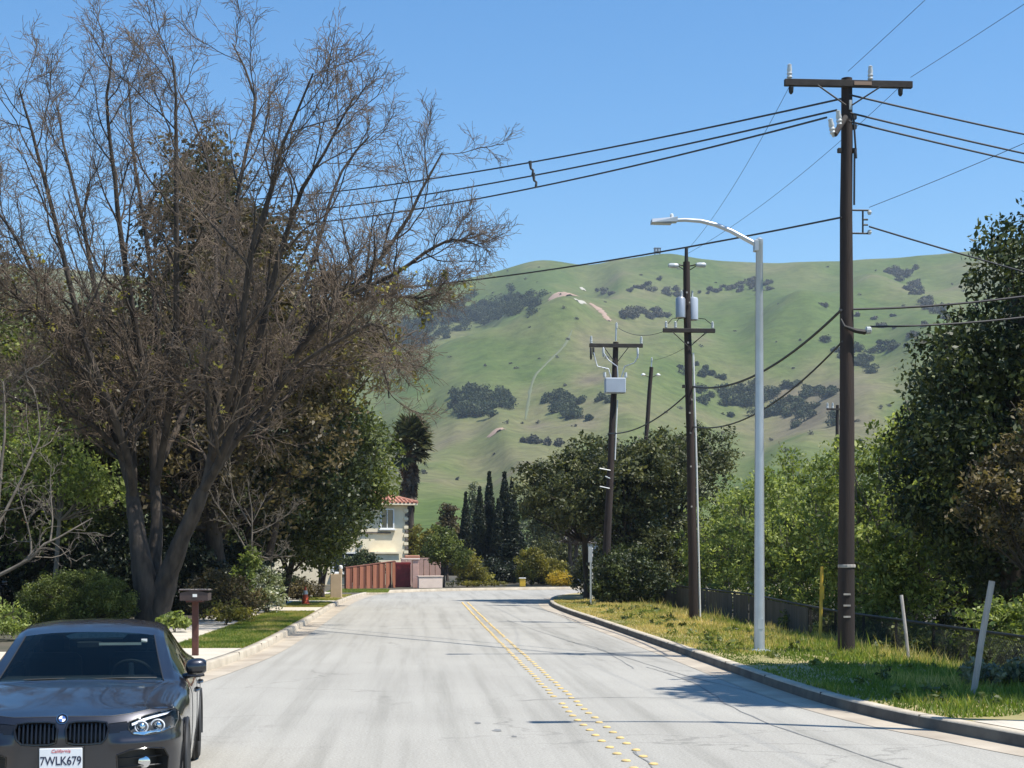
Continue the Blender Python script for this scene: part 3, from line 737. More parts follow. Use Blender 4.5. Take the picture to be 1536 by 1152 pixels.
pC = at(906, 905, .13)
P3 = wood_pole('utility_pole', 'utility pole carrying a blue-grey transformer box among the pines', (pC.x, pC.y, .1), 10.5, .17, .11, lean=(.48, 0))
S3 = 2300 / (pC.x * SA + pC.y * CA)
def z3(v): return (905 - v) / S3 + .03
def x3(v): return .48 * (905 - v) / 395.0
zc = z3(519)
MB().box((x3(519), -.15, zc), (2.15, .1, .15), bev=.008).build('crossarm', M_arm, P3)
for sx in (-1, 1): MB().tube([(x3(519) + sx * .5, -.2, zc - .06), (x3(530) + sx * .06, -.16, zc - .65)], .018, 6).build('brace', M_iron, P3)
for dx in (-1.0, 1.02): insulator(P3, (x3(519) + dx, -.15, zc + .08), .30, .055)
MB().tube([(x3(510), 0, z3(511)), (x3(500), 0, z3(488))], .03, 8).build('top_pin', M_galv, P3)
insulator(P3, (x3(490), 0, z3(492)), .22, .055)
for (dx, hh) in ((-.92, .32), (-.52, .4), (.86, .45), (-1.02, .5)):
    MB().lathe([(.02, 0), (.045, -.04), (.04, -hh + .05), (.02, -hh)], n=8).build('cutout_fuse', M_porc if dx > -.6 else M_iron, P3, True).location = (x3(519) + dx, -.22, zc - .08)
for (pts) in ([(-.9, zc - .3), (-.75, zc - .85), (-.3, zc - .95), (-.2, z3(567))], [(.92, zc - .35), (.75, zc - .7), (.35, zc - .85), (.22, z3(567))], [(-.5, zc - .3), (-.3, zc - .6), (.05, zc - .85), (.08, z3(567))]):
    MB().tube([(x3(540) + a, -.28, z) for (a, z) in pts], .025, 6).build('lead_cable', M_galv, P3, True)
MB().box((x3(578), -.36, z3(580)), (.82, .42, .60), bev=.03).build('transformer_box', M_grey, P3)
for sx in (-1, 1): MB().lathe([(.05, z3(568)), (.06, z3(566)), (.05, z3(560))], c=(x3(570) + sx * .42, -.36, 0), n=10).build('bushing', M_porc, P3)
for (dx, v) in ((-.45, 706), (-.40, 733), (-.2, 718)):
    MB().tube([(x3(v), -.12, z3(v)), (x3(v) + dx, -.2, z3(v) + .08)], .025, 6).build('side_bracket', M_porc, P3)
MB().tube([(x3(600) + .16, -.08, z3(600)), (x3(690) + .17, -.08, z3(690))], .03, 6).build('conduit', M_white, P3)

q = atd(952, 700, 78)
P4 = wood_pole('utility_pole', 'slim leaning utility pole with two white lamps beyond the pines', (q.x, q.y, .1), 11.55, .14, .10, lean=(.85, 0))
zz = 11.55
MB().tube([(.85, 0, zz - .1), (.87, 0, zz + .35)], .03, 8).build('top_pin', M_galv, P4)
insulator(P4, (.88, 0, zz + .3), .2, .05)
for sx in (-1, 1):
    MB().tube([(.82, 0, zz - .55), (.82 + sx * .3, -.03, zz - .42)], .02, 6).build('lamp_bracket', M_iron, P4)
    MB().lathe([(.05, -.05), (.12, 0), (.10, .06), (.03, .1)], n=10, c=(.82 + sx * .38, -.03, zz - .42)).build('lamp', M_white, P4, True)

# ------------------------------------------------------------------ overhead cables
CG = 'overhead cables'
def cable(label, a, b, sag, r, n=22, name='power_cable', hang=None):
    a = Vector(a); b = Vector(b)
    pts = [a.lerp(b, i / n) - Vector((0, 0, 4 * sag * (i / n) * (1 - i / n))) for i in range(n + 1)]
    o = MB().tube(pts, r, 5).build(name, M_cable, None, True)
    return tag(o, label, 'cable', CG)
D1 = pA.x * SA + pA.y * CA
def onp1(u, v): return atd(u, v, D1 - .1)
def onp2(u, v): return atd(u, v, pB.x * SA + pB.y * CA - .1)
def onp3(u, v): return atd(u, v, pC.x * SA + pC.y * CA - .1)
LP = atd(300, VH, 60); LP.z = 0; RP = Vector((30, 38.5, 0))
lab3 = ['upper', 'middle', 'lower']
c3 = []
for i, (v, u, dz) in enumerate(((148, 1262, 15.8), (165, 1255, 15.2), (176, 1240, 14.9))):
    a = onp1(u, v); b2 = LP + Vector((0, (i - 1) * .3, dz))
    cable('%s of three thick wires crossing the road to the bare tree' % lab3[i], a, b2, (.4, .4, .55)[i], .021)
    cable('%s of three thick wires running off from the tallest pole toward the dark tree' % lab3[i], onp1(1273, (142, 169, 182)[i]), RP + Vector((0, 0, dz - 4.9)), .3, .020)
# hanging spacers on the three wires
for i, (v, u) in enumerate(((245, 795), (263, 800))):
    q = atd(u, v, 35.5)
    sp = MB().tube([q + Vector((0, 0, .05)), q + Vector((.02, 0, -.12)), q + Vector((.07, 0, -.16)), q + Vector((.06, 0, -.28))], [.045, .03, .03, .035], 6).build('wire_spacer', M_cable, None, True)
    tag(sp, 'small dark %s clipped to the road-crossing wires' % ('single hanger' if i == 0 else 'double hanger'), 'hanger')
cable('single lower wire crossing the hill to the tallest pole', onp1(1262, 326), LP + Vector((0, .4, 12.4)), .55, .02)
cable('single wire sloping from the rack toward the dark tree', onp1(1304, 340), Vector((30, 42, 7.4)), .3, .018)
cable('upper thick telephone cable between tallest pole and transformer can pole', onp1(1262, 465), onp2(1040, 580), .5, .028)
cable('lower telephone cable between tallest pole and transformer can pole', onp1(1264, 512), onp2(1040, 640), .55, .02)
cable('upper telephone cable from the tallest pole into the dark tree', onp1(1280, 464), Vector((18, 27, 8.5)), .45, .022)
cable('lower telephone cable from the white bracket into the dark tree', onp1(1305, 490), Vector((18, 27.4, 8.1)), .45, .020)
cable('telephone cable between the can pole and the transformer box pole', onp2(1042, 580), onp3(912, 650), .4, .025)
cable('thin wire from left crossarm end down to the can pole', onp1(1184, 130), onp2(1030, 376), .25, .005)
cable('thin wire from right crossarm end down to the can pole', onp1(1352, 128), onp2(1032, 380), .25, .005)
cable('thin wire rising from the crossarm centre out over the road', onp1(1272, 107), Vector((9.4, 3, 11.6)), .2, .005)
cable('thin wire rising from the right crossarm end out over the road', onp1(1366, 116), Vector((13.2, 3, 11.6)), .2, .005)
cable('faint thin wire slanting across the sky to the dark tree', onp1(1304, 311), Vector((16, 6, 11)), .5, .006)
cable('thin wire between the can pole top and the box pole', onp2(996, 497), onp3(928, 492), .2, .01)
cable('thin wire between the can pole crossarm and the leaning pole', onp2(1070, 492), P4.location + Vector((.88, 0, 11.9)), .2, .008)

PL_ = wood_pole('utility_pole', 'tall utility pole hidden behind the bare tree crown', (LP.x, LP.y, .1), 16.0, .17, .11)
MB().box((0, -.14, 15.6), (2.2, .1, .13)).build('crossarm', M_arm, PL_)
# ------------------------------------------------------------------ chain-link fence
def ftop(y): return float(np.interp(y, [15, 27, 38, 47, 68, 80], [.63, .63, .66, .84, .84, .84]))
def fbot(y): return -.31
FX = 10.4
fence = thing('chain_link_fence', 'black chain-link fence with top rail behind the grass verge', 'fence', (0, 0, 0))
pm = None; ys = []
y = 15.8
while y < 70: ys.append(y); y += 2.4
for y in ys:
    o = MB().lathe([(.032, -.2), (.032, .98), (.036, .985), (.02, 1.02)], n=10).build('post', M_black, fence, True)
    o.location = (FX, y, fbot(y)); o.scale = (1, 1, (ftop(y) - fbot(y) + .02))
MB().tube([(FX - .03, y, ftop(y)) for y in ys], .03, 8).build('top_rail', M_black, fence, True)
MB().tube([(FX - .02, y, fbot(y) + .06) for y in ys], .008, 5).build('tension_wire', M_black, fence)
# woven wire
st = .075; hgt = 1.0; Ps = []
yy = np.arange(ys[0] - 1.2, 42, st)
for sg in (1, -1):
    y0 = yy; y1 = yy + sg * .95
    for a, b2 in zip(y0, y1):
        za_, zb_ = fbot(a) + .04, min(ftop(a), ftop(b2))
        Ps.append([(FX - .04 + sg * .004, a, za_), (FX - .04 - sg * .004, (a + b2) / 2, (za_ + zb_) / 2), (FX - .04 + sg * .004, b2, zb_)])
Ps = np.array(Ps); Vf, Ff = tubes_np(Ps, np.full(Ps.shape[:2], .0032), 3)
tag(newobj('wire_mesh', mesh_np('wire_mesh', Vf, Ff), M_black, fence), kind='stuff')
for i in range(len(ys) - 1):
    if ys[i] > 38.5:
        a, b2 = ys[i], ys[i + 1]; k = 8; s_ = MB(); rg = random.Random(i)
        vs = []; 
        for j in range(k + 1):
            yj = a + (b2 - a) * j / k + (0.003 if j == 0 else -.003 if j == k else 0); d = rg.uniform(-.02, .02)
            for (z, th) in ((fbot(yj) + .05, -.06), (ftop(yj) - .05, -.06)): vs.append((FX + th + d, yj, z)); vs.append((FX + th + d + .008, yj, z))
        fs = []
        for j in range(k):
            q0 = j * 4; q1 = q0 + 4
            fs += [(q0, q0 + 2, q1 + 2, q1), (q0 + 1, q1 + 1, q1 + 3, q0 + 3), (q0 + 2, q0 + 3, q1 + 3, q1 + 2), (q0, q1, q1 + 1, q0 + 1)]
        s_.add(vs, fs).build('screen_panel', M_screen, fence)

# small distant pole whose white insulators show above the shrubs
qd = atd(1256, VH, 88)
P5 = wood_pole('utility_pole', 'small far pole whose white insulators show above the leafy shrubs', (qd.x, qd.y, -.3), 11.0, .13, .09)
MB().box((0, -.1, 10.75), (1.3, .08, .1)).build('crossarm', M_arm, P5)
for dx in (-.6, -.3, .3, .6): insulator(P5, (dx, -.1, 10.8), .32, .07)
# stakes, marker, sign
def rod(name, label, cat, a, b2, r, mat, n=8):
    a = Vector(a); b2 = Vector(b2)
    t = thing(name, label, cat, a)
    MB().tube([(0, 0, -.15), (b2 - a) * .5, (b2 - a)], r, n).build('shaft', mat, t, True)
    return t
a = at(1457, 1046, .12); t_ = a.x * SA + a.y * CA
st = rod('wooden_stake', 'pale leaning stake in tall grass, the stouter one beside the last fence post', 'stake', a, atd(1488, 872, t_ + .1), .045, M_stake)
a = atd(1366, 1010, 27.5); a.z = max(a.z, -.25)
rod('wooden_stake', 'thin grey stake leaning against the fence near the tallest pole', 'stake', a, atd(1352, 893, 27.9), .032, M_stake)
a = atd(1230, 965, 35.0); 
mk = rod('marker_post', 'yellow pipeline marker post against the fence', 'marker post', (a.x, a.y, -.1), atd(1233, 850, 35.2), .04, M_yellow)
MB().box((.04, -.03, 1.28), (.10, .012, .3)).build('marker_plate', M_yellow, mk)
a = at(886, 908, .14); 
sg_ = thing('sign_post', 'thin grey street sign post seen edge-on at the bend', 'sign', (a.x, a.y, .1))
MB().box((0, 0, 1.1), (.06, .05, 2.3)).build('post', M_galv, sg_)
MB().box((-.02, -.035, 1.98), (.28, .008, .6), rz=.9, bev=.004).build('sign_plate', M_steelsign, sg_)
a = at(896, 905, .14)
gw = thing('thin_stake', 'thin white post behind the street sign post', 'post', (a.x + .15, a.y + 3, .1))
MB().tube([(0, 0, -.1), (0, 0, 2.2)], .025, 6).build('shaft', M_white, gw)
MB().lathe([(.03, 2.19), (.03, 2.24), (.012, 2.26)], n=8).build('cap', M_galv, gw)

# ------------------------------------------------------------------ mailbox
a = at(293, 984, .14)
mb = thing('mailbox', 'dark brown kerbside mailbox on a rusty square post', 'mailbox', (a.x, a.y, .14))
MB().box((0, 0, .63), (.115, .115, 1.36), bev=.01).build('post', M_rust, mb)
bx = MB()
k = 10; prof = [(-.26, 0), (-.26, .16)] + [(-.26 + .52 * i / k, .16 + .05 * math.sin(math.pi * i / k)) for i in range(1, k)] + [(.26, .16), (.26, 0)]
for yy_ in (-.2, .28): bx.v += [(x, yy_, 1.32 + z * 1.1) for (x, z) in prof]
n = len(prof); bx.f += [tuple(range(n)), tuple(range(2 * n - 1, n - 1, -1))] + [(i, i + n, (i + 1) % n + n, (i + 1) % n) for i in range(n)]
box_ = bx.build('box', M_boxbrown, mb)
MB().box((0, .04, 1.565), (.56, .52, .025), bev=.006).build('lid', M_boxbrown, mb)
MB().box((.02, -.205, 1.44), (.08, .012, .07)).build('number_plate', M_white, mb)
MB().box((0, -.03, 1.30), (.3, .3, .04)).build('bracket', M_rust, mb)
mb.scale = (1, 1, .79)
rg = random.Random(3)
for i in range(9): MB().box((-.24 + i * .06, rg.uniform(-.1, .1), 1.583), (.05, .09, .012), rz=rg.uniform(0, 3)).build('fallen_leaf', M_stake, mb)

# traffic cone
a = at(458, 907, .14)
cn = thing('traffic_cone', 'orange traffic cone on the planting strip', 'traffic cone', (a.x, a.y, .14))
MB().box((0, 0, .02), (.42, .42, .04), bev=.012).build('base', M_orange, cn)
MB().lathe([(.16, .04), (.035, .68), (.03, .70)], n=18).build('cone', M_orange, cn, True)
MB().lathe([(.098, .40), (.105, .40), (.075, .55), (.07, .55)], n=18).build('reflective_collar', M_white, cn, True)

# beige pillar with ball lamp
a = at(510, 897, .14)
pl = thing('stucco_pillar', 'beige stucco driveway pillar with a white ball finial', 'pillar', (a.x - .15, a.y, .12))
MB().box((-.02, 0, .55), (.5, .5, 1.12), bev=.02).build('shaft', M_beige, pl)
MB().box((.18, 0, 1.2), (.14, .5, .2), bev=.02).build('raised_edge', M_beige, pl)
MB().lathe([(.03, 1.29), (.085, 1.33), (.1, 1.40), (.08, 1.47), (.02, 1.5)], c=(.18, 0, 0), n=14).build('finial', M_white, pl, True)
MB().box((0, 0, -.0), (.6, .6, .12), bev=.02).build('footing', M_beige, pl)

# ------------------------------------------------------------------ wooden fence, red gate, pink walls
A, B = Vector((-3.95, 88.0)), Vector((-1.2, 92.5))
wf = thing('board_fence', 'reddish brown wooden board fence in front of the cream house', 'fence', (0, 0, 0))
nB = 15; dv = (B - A) / nB; ang = math.atan2(dv.y, dv.x); ln = dv.length
for i in range(nB):
    c = A + dv * (i + .5); h = 1.18 + .36 * (i + .5) / nB; front = (i % 2 == 0)
    MB().box((c.x + (.04 if front else 0), c.y - (.03 if front else 0), .14 + h / 2), (ln * (1.08 if front else .9), .025, h), rz=ang).build('board', M_redwood2 if front else M_redwood, wf)
for i in range(0, nB + 1, 5):
    c = A + dv * i; h = 1.2 + .36 * i / nB
    MB().box((c.x, c.y + .06, .14 + h / 2), (.1, .1, h + .05), rz=ang).build('post', M_redwood, wf)
cr = MB(); 
cr.tube([(A.x, A.y, .14 + 1.22), (B.x, B.y, .14 + 1.58)], .05, 4); cr.build('cap_rail', M_redwood, wf)
rgt = thing('garden_gate', 'dark red panel gate between the board fence and pink pillar', 'gate', (-.70, 91.9, .14))
MB().box((0, 0, .78), (.9, .05, 1.5), bev=.01).build('gate_panel', M_redgate, rgt)
for x in (-.3, 0, .3): MB().box((x, -.04, .78), (.06, .03, 1.4)).build('stile', M_redgate, rgt)
for z in (.12, 1.45): MB().box((0, -.05, z), (.94, .03, .1)).build('rail', M_redgate, rgt)
ppl = thing('pink_pillar', 'pink stucco gate pillar with pale cap beside the red gate', 'pillar', (.05, 91.5, .14))
MB().box((0, 0, .85), (.34, .4, 1.7), bev=.015).build('shaft', M_pink, ppl)
MB().box((-.3, -.02, 1.72), (1.1, .46, .1), bev=.02).build('cap', M_palepink, ppl)
MB().box((-.2, .02, 1.86), (.9, .4, .16), bev=.04).build('tile_cap', M_terra, ppl)
pw = thing('garden_wall', 'low pale pink garden wall by the bend', 'wall', (1.9, 91.4, .14))
MB().box((-1.0, -.36, .33), (1.5, .25, .68), rz=.35, bev=.02).build('wall', M_palepink, pw)
MB().box((-1.0, -.36, .70), (1.6, .33, .06), rz=.35, bev=.01).build('coping', M_palepink, pw)
tf = thing('board_fence', 'terracotta coloured board fence behind the low pink wall', 'fence', (1.9, 96, .14))
for i in range(7): MB().box((-2.6 + i * .36, .12 * i * .36, .85), (.33, .03, 1.7)).build('board', M_pink, tf)
MB().box((-1.5, .15, 1.75), (2.6, .08, .08), rz=.12).build('cap_rail', M_pink, tf)

# ------------------------------------------------------------------ houses
def tiled_hip(parent, x0, x1, y0, y1, z, rise, over, mat, tiles=True):
    X0, X1, Y0, Y1 = x0 - over, x1 + over, y0 - over, y1 + over
    dx, dy = X1 - X0, Y1 - Y0; k = min(dx, dy) / 2
    v = [(X0, Y0, z), (X1, Y0, z), (X1, Y1, z), (X0, Y1, z)]
    ra, rb = ((X0 + k, (Y0 + Y1) / 2, z + rise), (X1 - k, (Y0 + Y1) / 2, z + rise)) if dx >= dy else (((X0 + X1) / 2, Y0 + k, z + rise), ((X0 + X1) / 2, Y1 - k, z + rise))
    m_ = MB().add(v + [ra, rb], [(0, 1, 5, 4) if dx >= dy else (0, 1, 4), (1, 2, 5) if dx >= dy else (1, 2, 5, 4), (2, 3, 4, 5) if dx >= dy else (2, 3, 5), (3, 0, 4) if dx >= dy else (3, 0, 4, 5)])
    rf = m_.build('roof', mat, parent)
    MB().box(((X0 + X1) / 2, (Y0 + Y1) / 2, z - .07), (dx, dy, .12)).build('eave', M_cream, rf)
    if tiles:
        tl = MB(); sx = .28; n = int(dx / sx)
        for i in range(n):      # barrel tile courses of the slopes facing the road
            x = X0 + (i + .5) * sx; d = min(x - X0, X1 - x, k)
            if d < .15: continue
            tl.tube([(x, Y0 - .03, z + .02), (x, Y0 + d, z + .02 + rise * d / k)], .085, 6)
        n = int(dy / sx)
        for i in range(n):
            yv = Y0 + (i + .5) * sx; d = min(yv - Y0, Y1 - yv, k)
            if d < .15: continue
            tl.tube([(X1 + .03, yv, z + .02), (X1 - d, yv, z + .02 + rise * d / k)], .085, 6)
        tag(tl.build('roof_tiles', mat, rf, True), kind='stuff')
        MB().tube([ra, rb] if (Vector(ra) - Vector(rb)).length > .1 else [ra, (ra[0], ra[1] + .1, ra[2])], .12, 8).build('ridge_cap', mat, rf)
        MB().tube([(X1, Y0, z + .05), rb if dx >= dy else ra], .11, 8).build('hip_cap', mat, rf)
    return rf
def win(parent, c, w_, h_, face='y', mat=M_white):
    o = thing('window', None, None); o.parent = parent; o.location = c
    if face == 'x': o.rotation_euler = (0, 0, R(90))
    del_ = [k for k in ('label', 'category') if k in o]
    MB().box((0, -.02, 0), (w_, .05, h_)).build('pane', M_glassdk, o)
    for s_ in (-1, 1):
        MB().box((s_ * w_ / 2, -.06, 0), (.09, .1, h_ + .1)).build('frame', mat, o); MB().box((0, -.063, s_ * h_ / 2), (w_ + .1, .1, .09)).build('frame', mat, o)
    MB().box((0, -.055, 0), (.05, .08, h_)).build('mullion', mat, o)
    MB().box((0, -.12, -h_ / 2 - .08), (w_ + .3, .22, .07)).build('sill', mat, o)
ch = thing('stucco_house', 'cream two-storey stucco house with terracotta hip roof at the bend', 'house', (0, 0, 0))
HX1 = at(611, 886, .1).x; hc = atd(611, 835, 104); HX1, HY0 = hc.x, hc.y
HX0 = HX1 - 9.5
MB().box(((HX0 + HX1) / 2, HY0 + 4.5, 2.85), (HX1 - HX0, 9, 5.5)).build('wall', M_cream, ch)
tiled_hip(ch, HX0, HX1, HY0, HY0 + 9, 5.62, 1.75, .55, M_terra)
win(ch, (HX1 - 1.45, HY0 - .01, 4.55), .9, 1.3); win(ch, (HX1 - 4.6, HY0 - .01, 4.45), 1.3, 1.3); win(ch, (HX1 - 4.4, HY0 - .01, 1.6), 1.6, 1.3)
win(ch, (HX1 + .01, HY0 + 3, 4.4), 1.1, 1.3, 'x')
MB().box((HX1 - 1.7, HY0 - .5, 1.15), (1.6, 1.0, 2.1), bev=.03).build('bay', M_cream, ch)
MB().box((HX1 - 1.7, HY0 - .55, 2.26), (1.9, 1.2, .12)).build('bay_roof', M_cream, ch)
MB().box((HX1 - 2.2, HY0 - .06, 3.62), (2.0, .14, .1)).build('string_course', M_trim, ch)
for i in range(18):  # dark blocks among cream ones imitate the zigzag shadow on the corner
    MB().box((HX1 - .06 - (.05 if i % 2 else 0), HY0 - .02, .35 + i * .28), (.30 if i % 2 else .2, .16, .20), bev=.01).build('zigzag_shadow_block', M_trim if i % 2 == 0 else M_cream, ch)
cv = Vector((HX1, HY0, 0)); ch.rotation_euler = (0, 0, R(18)); ch.location = cv - Matrix.Rotation(R(18), 3, 'Z') @ cv
# house hidden behind the left trees
lh = thing('bungalow', 'white stucco bungalow with orange tiles glimpsed behind the round bush', 'house', (0, 0, 0))
MB().box((-21.5, 60, 1.6), (14, 9, 3.0)).build('wall', M_cream, lh)
tiled_hip(lh, -28.5, -14.5, 55.5, 64.5, 3.15, 1.9, .6, M_terra)
for x in (-26, -22.5, -18.5): win(lh, (x, 55.49, 1.75), 1.5, 1.3)
MB().box((-15.8, 55.46, 1.2), (.95, .08, 2.1)).build('door', M_redwood, lh)
# pale building beyond the bend on the right
ph = thing('garage', 'pale grey-blue garage seen under the trees past the bend', 'garage', (0, 0, 0))
g0 = atd(846, 835, 112)
MB().box((g0.x + 4, g0.y + 3, 1.5), (8, 6, 3.0)).build('wall', M_bluehouse, ph)
MB().add([(g0.x - .4, g0.y - .4, 3.0), (g0.x + 8.4, g0.y - .4, 3.0), (g0.x + 8.4, g0.y + 6.4, 3.0), (g0.x - .4, g0.y + 6.4, 3.0), (g0.x - .4, g0.y + 3, 4.5), (g0.x + 8.4, g0.y + 3, 4.5)], [(0, 1, 5, 4), (2, 3, 4, 5), (0, 4, 3), (1, 2, 5)]).build('roof', M_roofgrey, ph)
win(ph, (g0.x + 1.9, g0.y - .01, 1.0), 1.0, .8)
MB().box((g0.x + 5.2, g0.y - .03, 1.2), (3.0, .06, 2.1)).build('garage_door', M_white, ph)
# small yellow box by the far kerb
a = at(829 / 4.518 + 600, 881, .14)
yb = thing('utility_box', 'small yellow utility box on the far kerb', 'utility box', (a.x, a.y, .13))
MB().box((0, 0, .3), (.36, .26, .5), bev=.02).build('cabinet', M_yellow, yb)
MB().box((0, 0, .57), (.42, .32, .05), bev=.01).build('lid', M_white, yb)
# ------------------------------------------------------------------ the big bare tree
def limb(pts, tb, r0, r1, K=14):
    """pts (u, v, dy): picture track at depth tb + dy"""
    P = catmull([tuple(atd(u if u < 400 else 400 + (u - 400) * .86, v if v > 700 else 700 - (700 - v) * .91, tb + d)) for (u, v, d) in pts], 8)
    s = np.linspace(0, len(P) - 1, K); i = np.clip(s.astype(int), 0, len(P) - 2); f = (s - i)[:, None]
    P = P[i] * (1 - f) + P[i + 1] * f
    return P, np.linspace(r0, r1, K)
rng = np.random.default_rng(21)
TB = 40.0
bt = at(228, 950, .14); base = atd(228, 948, TB)
tree = thing('bare_tree', 'huge leafless multi-stemmed street tree with dense brown twigs', 'tree', (0, 0, 0))
trunks = [limb([(222, 962, 0), (224, 930, 0), (222, 890, 0), (212, 840, 0), (205, 790, .2), (198, 740, .5)], TB, .40, .17),
          limb([(232, 962, 0), (238, 920, 0), (250, 870, 0), (268, 820, -.2), (290, 770, -.4), (305, 735, -.5)], TB, .36, .15),
          limb([(226, 950, .3), (228, 900, .4), (232, 840, .6), (235, 780, .8), (232, 720, 1.0)], TB, .24, .13)]
Lm = [  # limbs: from the forks upward
 ([(198, 740, .5), (178, 670, .8), (150, 610, .8), (110, 520, .5), (60, 420, .2), (20, 330, -.2), (-30, 250, -.6)], .19),
 ([(200, 745, .4), (190, 680, -.3), (165, 600, -1.0), (130, 500, -1.6), (100, 380, -2), (70, 240, -2.4), (45, 150, -2.6), (28, 70, -2.8)], .17),
 ([(200, 740, .6), (198, 650, 1.2), (180, 540, 1.8), (150, 420, 2.4), (130, 300, 2.8), (110, 180, 3.0), (95, 95, 3.2)], .16),
 ([(232, 720, 1), (228, 640, .8), (215, 540, .4), (196, 430, 0), (178, 300, -.3), (168, 190, -.5), (160, 90, -.7), (168, 20, -.8)], .17),
 ([(232, 720, 1), (238, 640, 1.4), (242, 540, 1.9), (235, 420, 2.4), (225, 300, 2.6), (215, 170, 2.8), (212, 60, 3.0)], .15),
 ([(234, 725, .9), (250, 640, .2), (262, 540, -.5), (268, 420, -1.0), (268, 300, -1.4), (268, 180, -1.6), (268, 100, -1.8), (272, 30, -1.9)], .16),
 ([(305, 735, -.5), (318, 680, -.4), (325, 600, 0), (330, 500, .5), (338, 380, .9), (350, 270, 1.1), (368, 170, 1.3), (376, 90, 1.4), (340, 10, 1.4)], .17),
 ([(305, 735, -.5), (330, 690, -1.0), (352, 620, -1.4), (375, 540, -1.7), (395, 440, -2), (420, 330, -2.3), (455, 240, -2.6), (490, 185, -2.8), (534, 96, -3)], .18),
 ([(300, 745, -.4), (335, 680, .5), (368, 610, 1.3), (400, 540, 2.0), (445, 450, 2.6), (478, 370, 3.0), (500, 290, 3.3), (530, 215, 3.5), (582, 158, 3.7)], .17),
 ([(308, 730, -.5), (350, 660, -.2), (395, 600, 0), (440, 530, .2), (490, 460, .4), (545, 405, .5), (590, 370, .6), (640, 300, .7), (680, 240, .8), (710, 186, .8)], .18),
 ([(440, 530, .2), (480, 480, -.4), (530, 425, -.9), (580, 402, -1.2), (640, 372, -1.4), (690, 335, -1.5), (720, 322, -1.6), (768, 335, -1.6)], .11),
 ([(490, 462, .4), (540, 430, 1.0), (600, 420, 1.5), (660, 424, 1.8), (700, 416, 2.0)], .085),
 ([(352, 660, -.2), (400, 600, -1.0), (450, 540, -1.7), (520, 500, -2.2), (590, 470, -2.5), (620, 500, -2.6), (640, 545, -2.7)], .09),
 ([(190, 690, .6), (150, 640, 0), (110, 615, -.6), (60, 600, -1.2), (10, 575, -1.8), (-40, 540, -2.4)], .10),
 ([(185, 660, .6), (140, 560, -.8), (80, 480, -1.8), (20, 420, -2.8), (-40, 370, -3.5)], .11),
 ([(232, 715, 1), (270, 620, 2.2), (300, 520, 3.0), (320, 400, 3.6), (315, 280, 4.0), (300, 180, 4.2), (255, 70, 4.4)], .13),
 ([(318, 690, -.4), (345, 580, -2.2), (360, 470, -3.2), (372, 350, -3.8), (400, 250, -4.2), (430, 150, -4.5), (470, 60, -4.6)], .13),
 ([(350, 660, -.2), (420, 600, 1.6), (480, 540, 2.8), (540, 500, 3.5), (590, 520, 4.0), (610, 600, 4.2)], .08),
]
def barky(P, Rr, K=60, S=40, seed=1):
    # rough ridged bark on the stem
    rg_ = np.random.default_rng(seed); s = np.linspace(0, len(P) - 1, K); i = np.clip(s.astype(int), 0, len(P) - 2); f = (s - i)[:, None]
    Q = P[i] * (1 - f) + P[i + 1] * f; Rq = np.interp(s, np.arange(len(P)), Rr)
    V, F = tubes_np(Q[None], Rq[None], S)
    nz_ = vnoise((K, S), (22, 20), rg_); nz_ = nz_ * .5 + vnoise((K, S), (9, 7), rg_) * .5 + vnoise((K, S), (40, 38), rg_) * .3
    nz_[:, -1] = nz_[:, 0]
    C3 = np.repeat(Q, S, 0); d_ = V - C3
    return C3 + d_ * (1 + .10 * nz_.reshape(-1, 1)), F
tp = [barky(P, Rr, seed=i) for i, (P, Rr) in enumerate(trunks)]
V, F = join_np(tp)
newobj('trunk', mesh_np('trunk', V, F, True), M_bark, tree)
LPs, LRs = [], []
for (pts, r0) in Lm:
    P, Rr = limb(pts, TB, r0, .022, 16); LPs.append(P + np.cumsum(rng.normal(size=P.shape) * .035, 0) * np.linspace(0, 1, 16)[:, None]); LRs.append(.56 * r0 * (1 - np.linspace(0, 1, 16)) ** .9 + .020)
LPs = np.array(LPs); LRs = np.array(LRs)
V, F = tubes_np(LPs, LRs, 8)
newobj('limbs', mesh_np('limbs', V, F, True), M_bark, tree)
B2, R2 = grow(rng, LPs, LRs, 17, (22, 60), (.15, .34), 9, .50, up=.08, wob=.15, t0=.08)
R2 = np.maximum(R2, .011)
B3, R3 = grow(rng, B2, R2, 9, (22, 60), (.25, .50), 6, .58, up=.06, wob=.2, t0=.12, lmin=.5)
R3 = np.maximum(R3, .0065)
B4, R4 = grow(rng, B3, R3, 6, (20, 55), (.35, .70), 5, .7, up=.04, wob=.20, t0=.12, lmin=.4, droop=.05)
R4 = np.maximum(R4, .0058)
k5 = rng.random(len(B4)) < .6
B5, R5 = grow(rng, B4[k5], R4[k5], 2, (20, 60), (.4, .8), 3, .8, up=.0, wob=.2, t0=.3, lmin=.2, droop=.1)
R5 = np.maximum(R5, .005)
V, F = tubes_np(B2, R2, 5); newobj('branches', mesh_np('branches', V, F, True), M_bark, tree)
V, F = join_np([tubes_np(B3, R3, 4), tubes_np(B4, R4, 3), tubes_np(B5, R5, 3)])
tag(newobj('twigs', mesh_np('twigs', V, F, True), M_twig, tree), kind='stuff')
print('bare tree twigs', len(B3), len(B4), len(B5))
# a few hanging seed clusters / last leaves on the right low limbs
sel = np.concatenate([B4[:, -1]])[rng.random(len(B4)) < .022]
mk_ = (sel[:, 2] < 9.6)
V, F, tn = leaves_np(rng, sel[mk_], np.full(mk_.sum(), .16), 10, .11, .9, .6)
tag(newobj('last_leaves', mesh_np('last_leaves', V, F, False, tn), L_yellow, tree), kind='stuff')

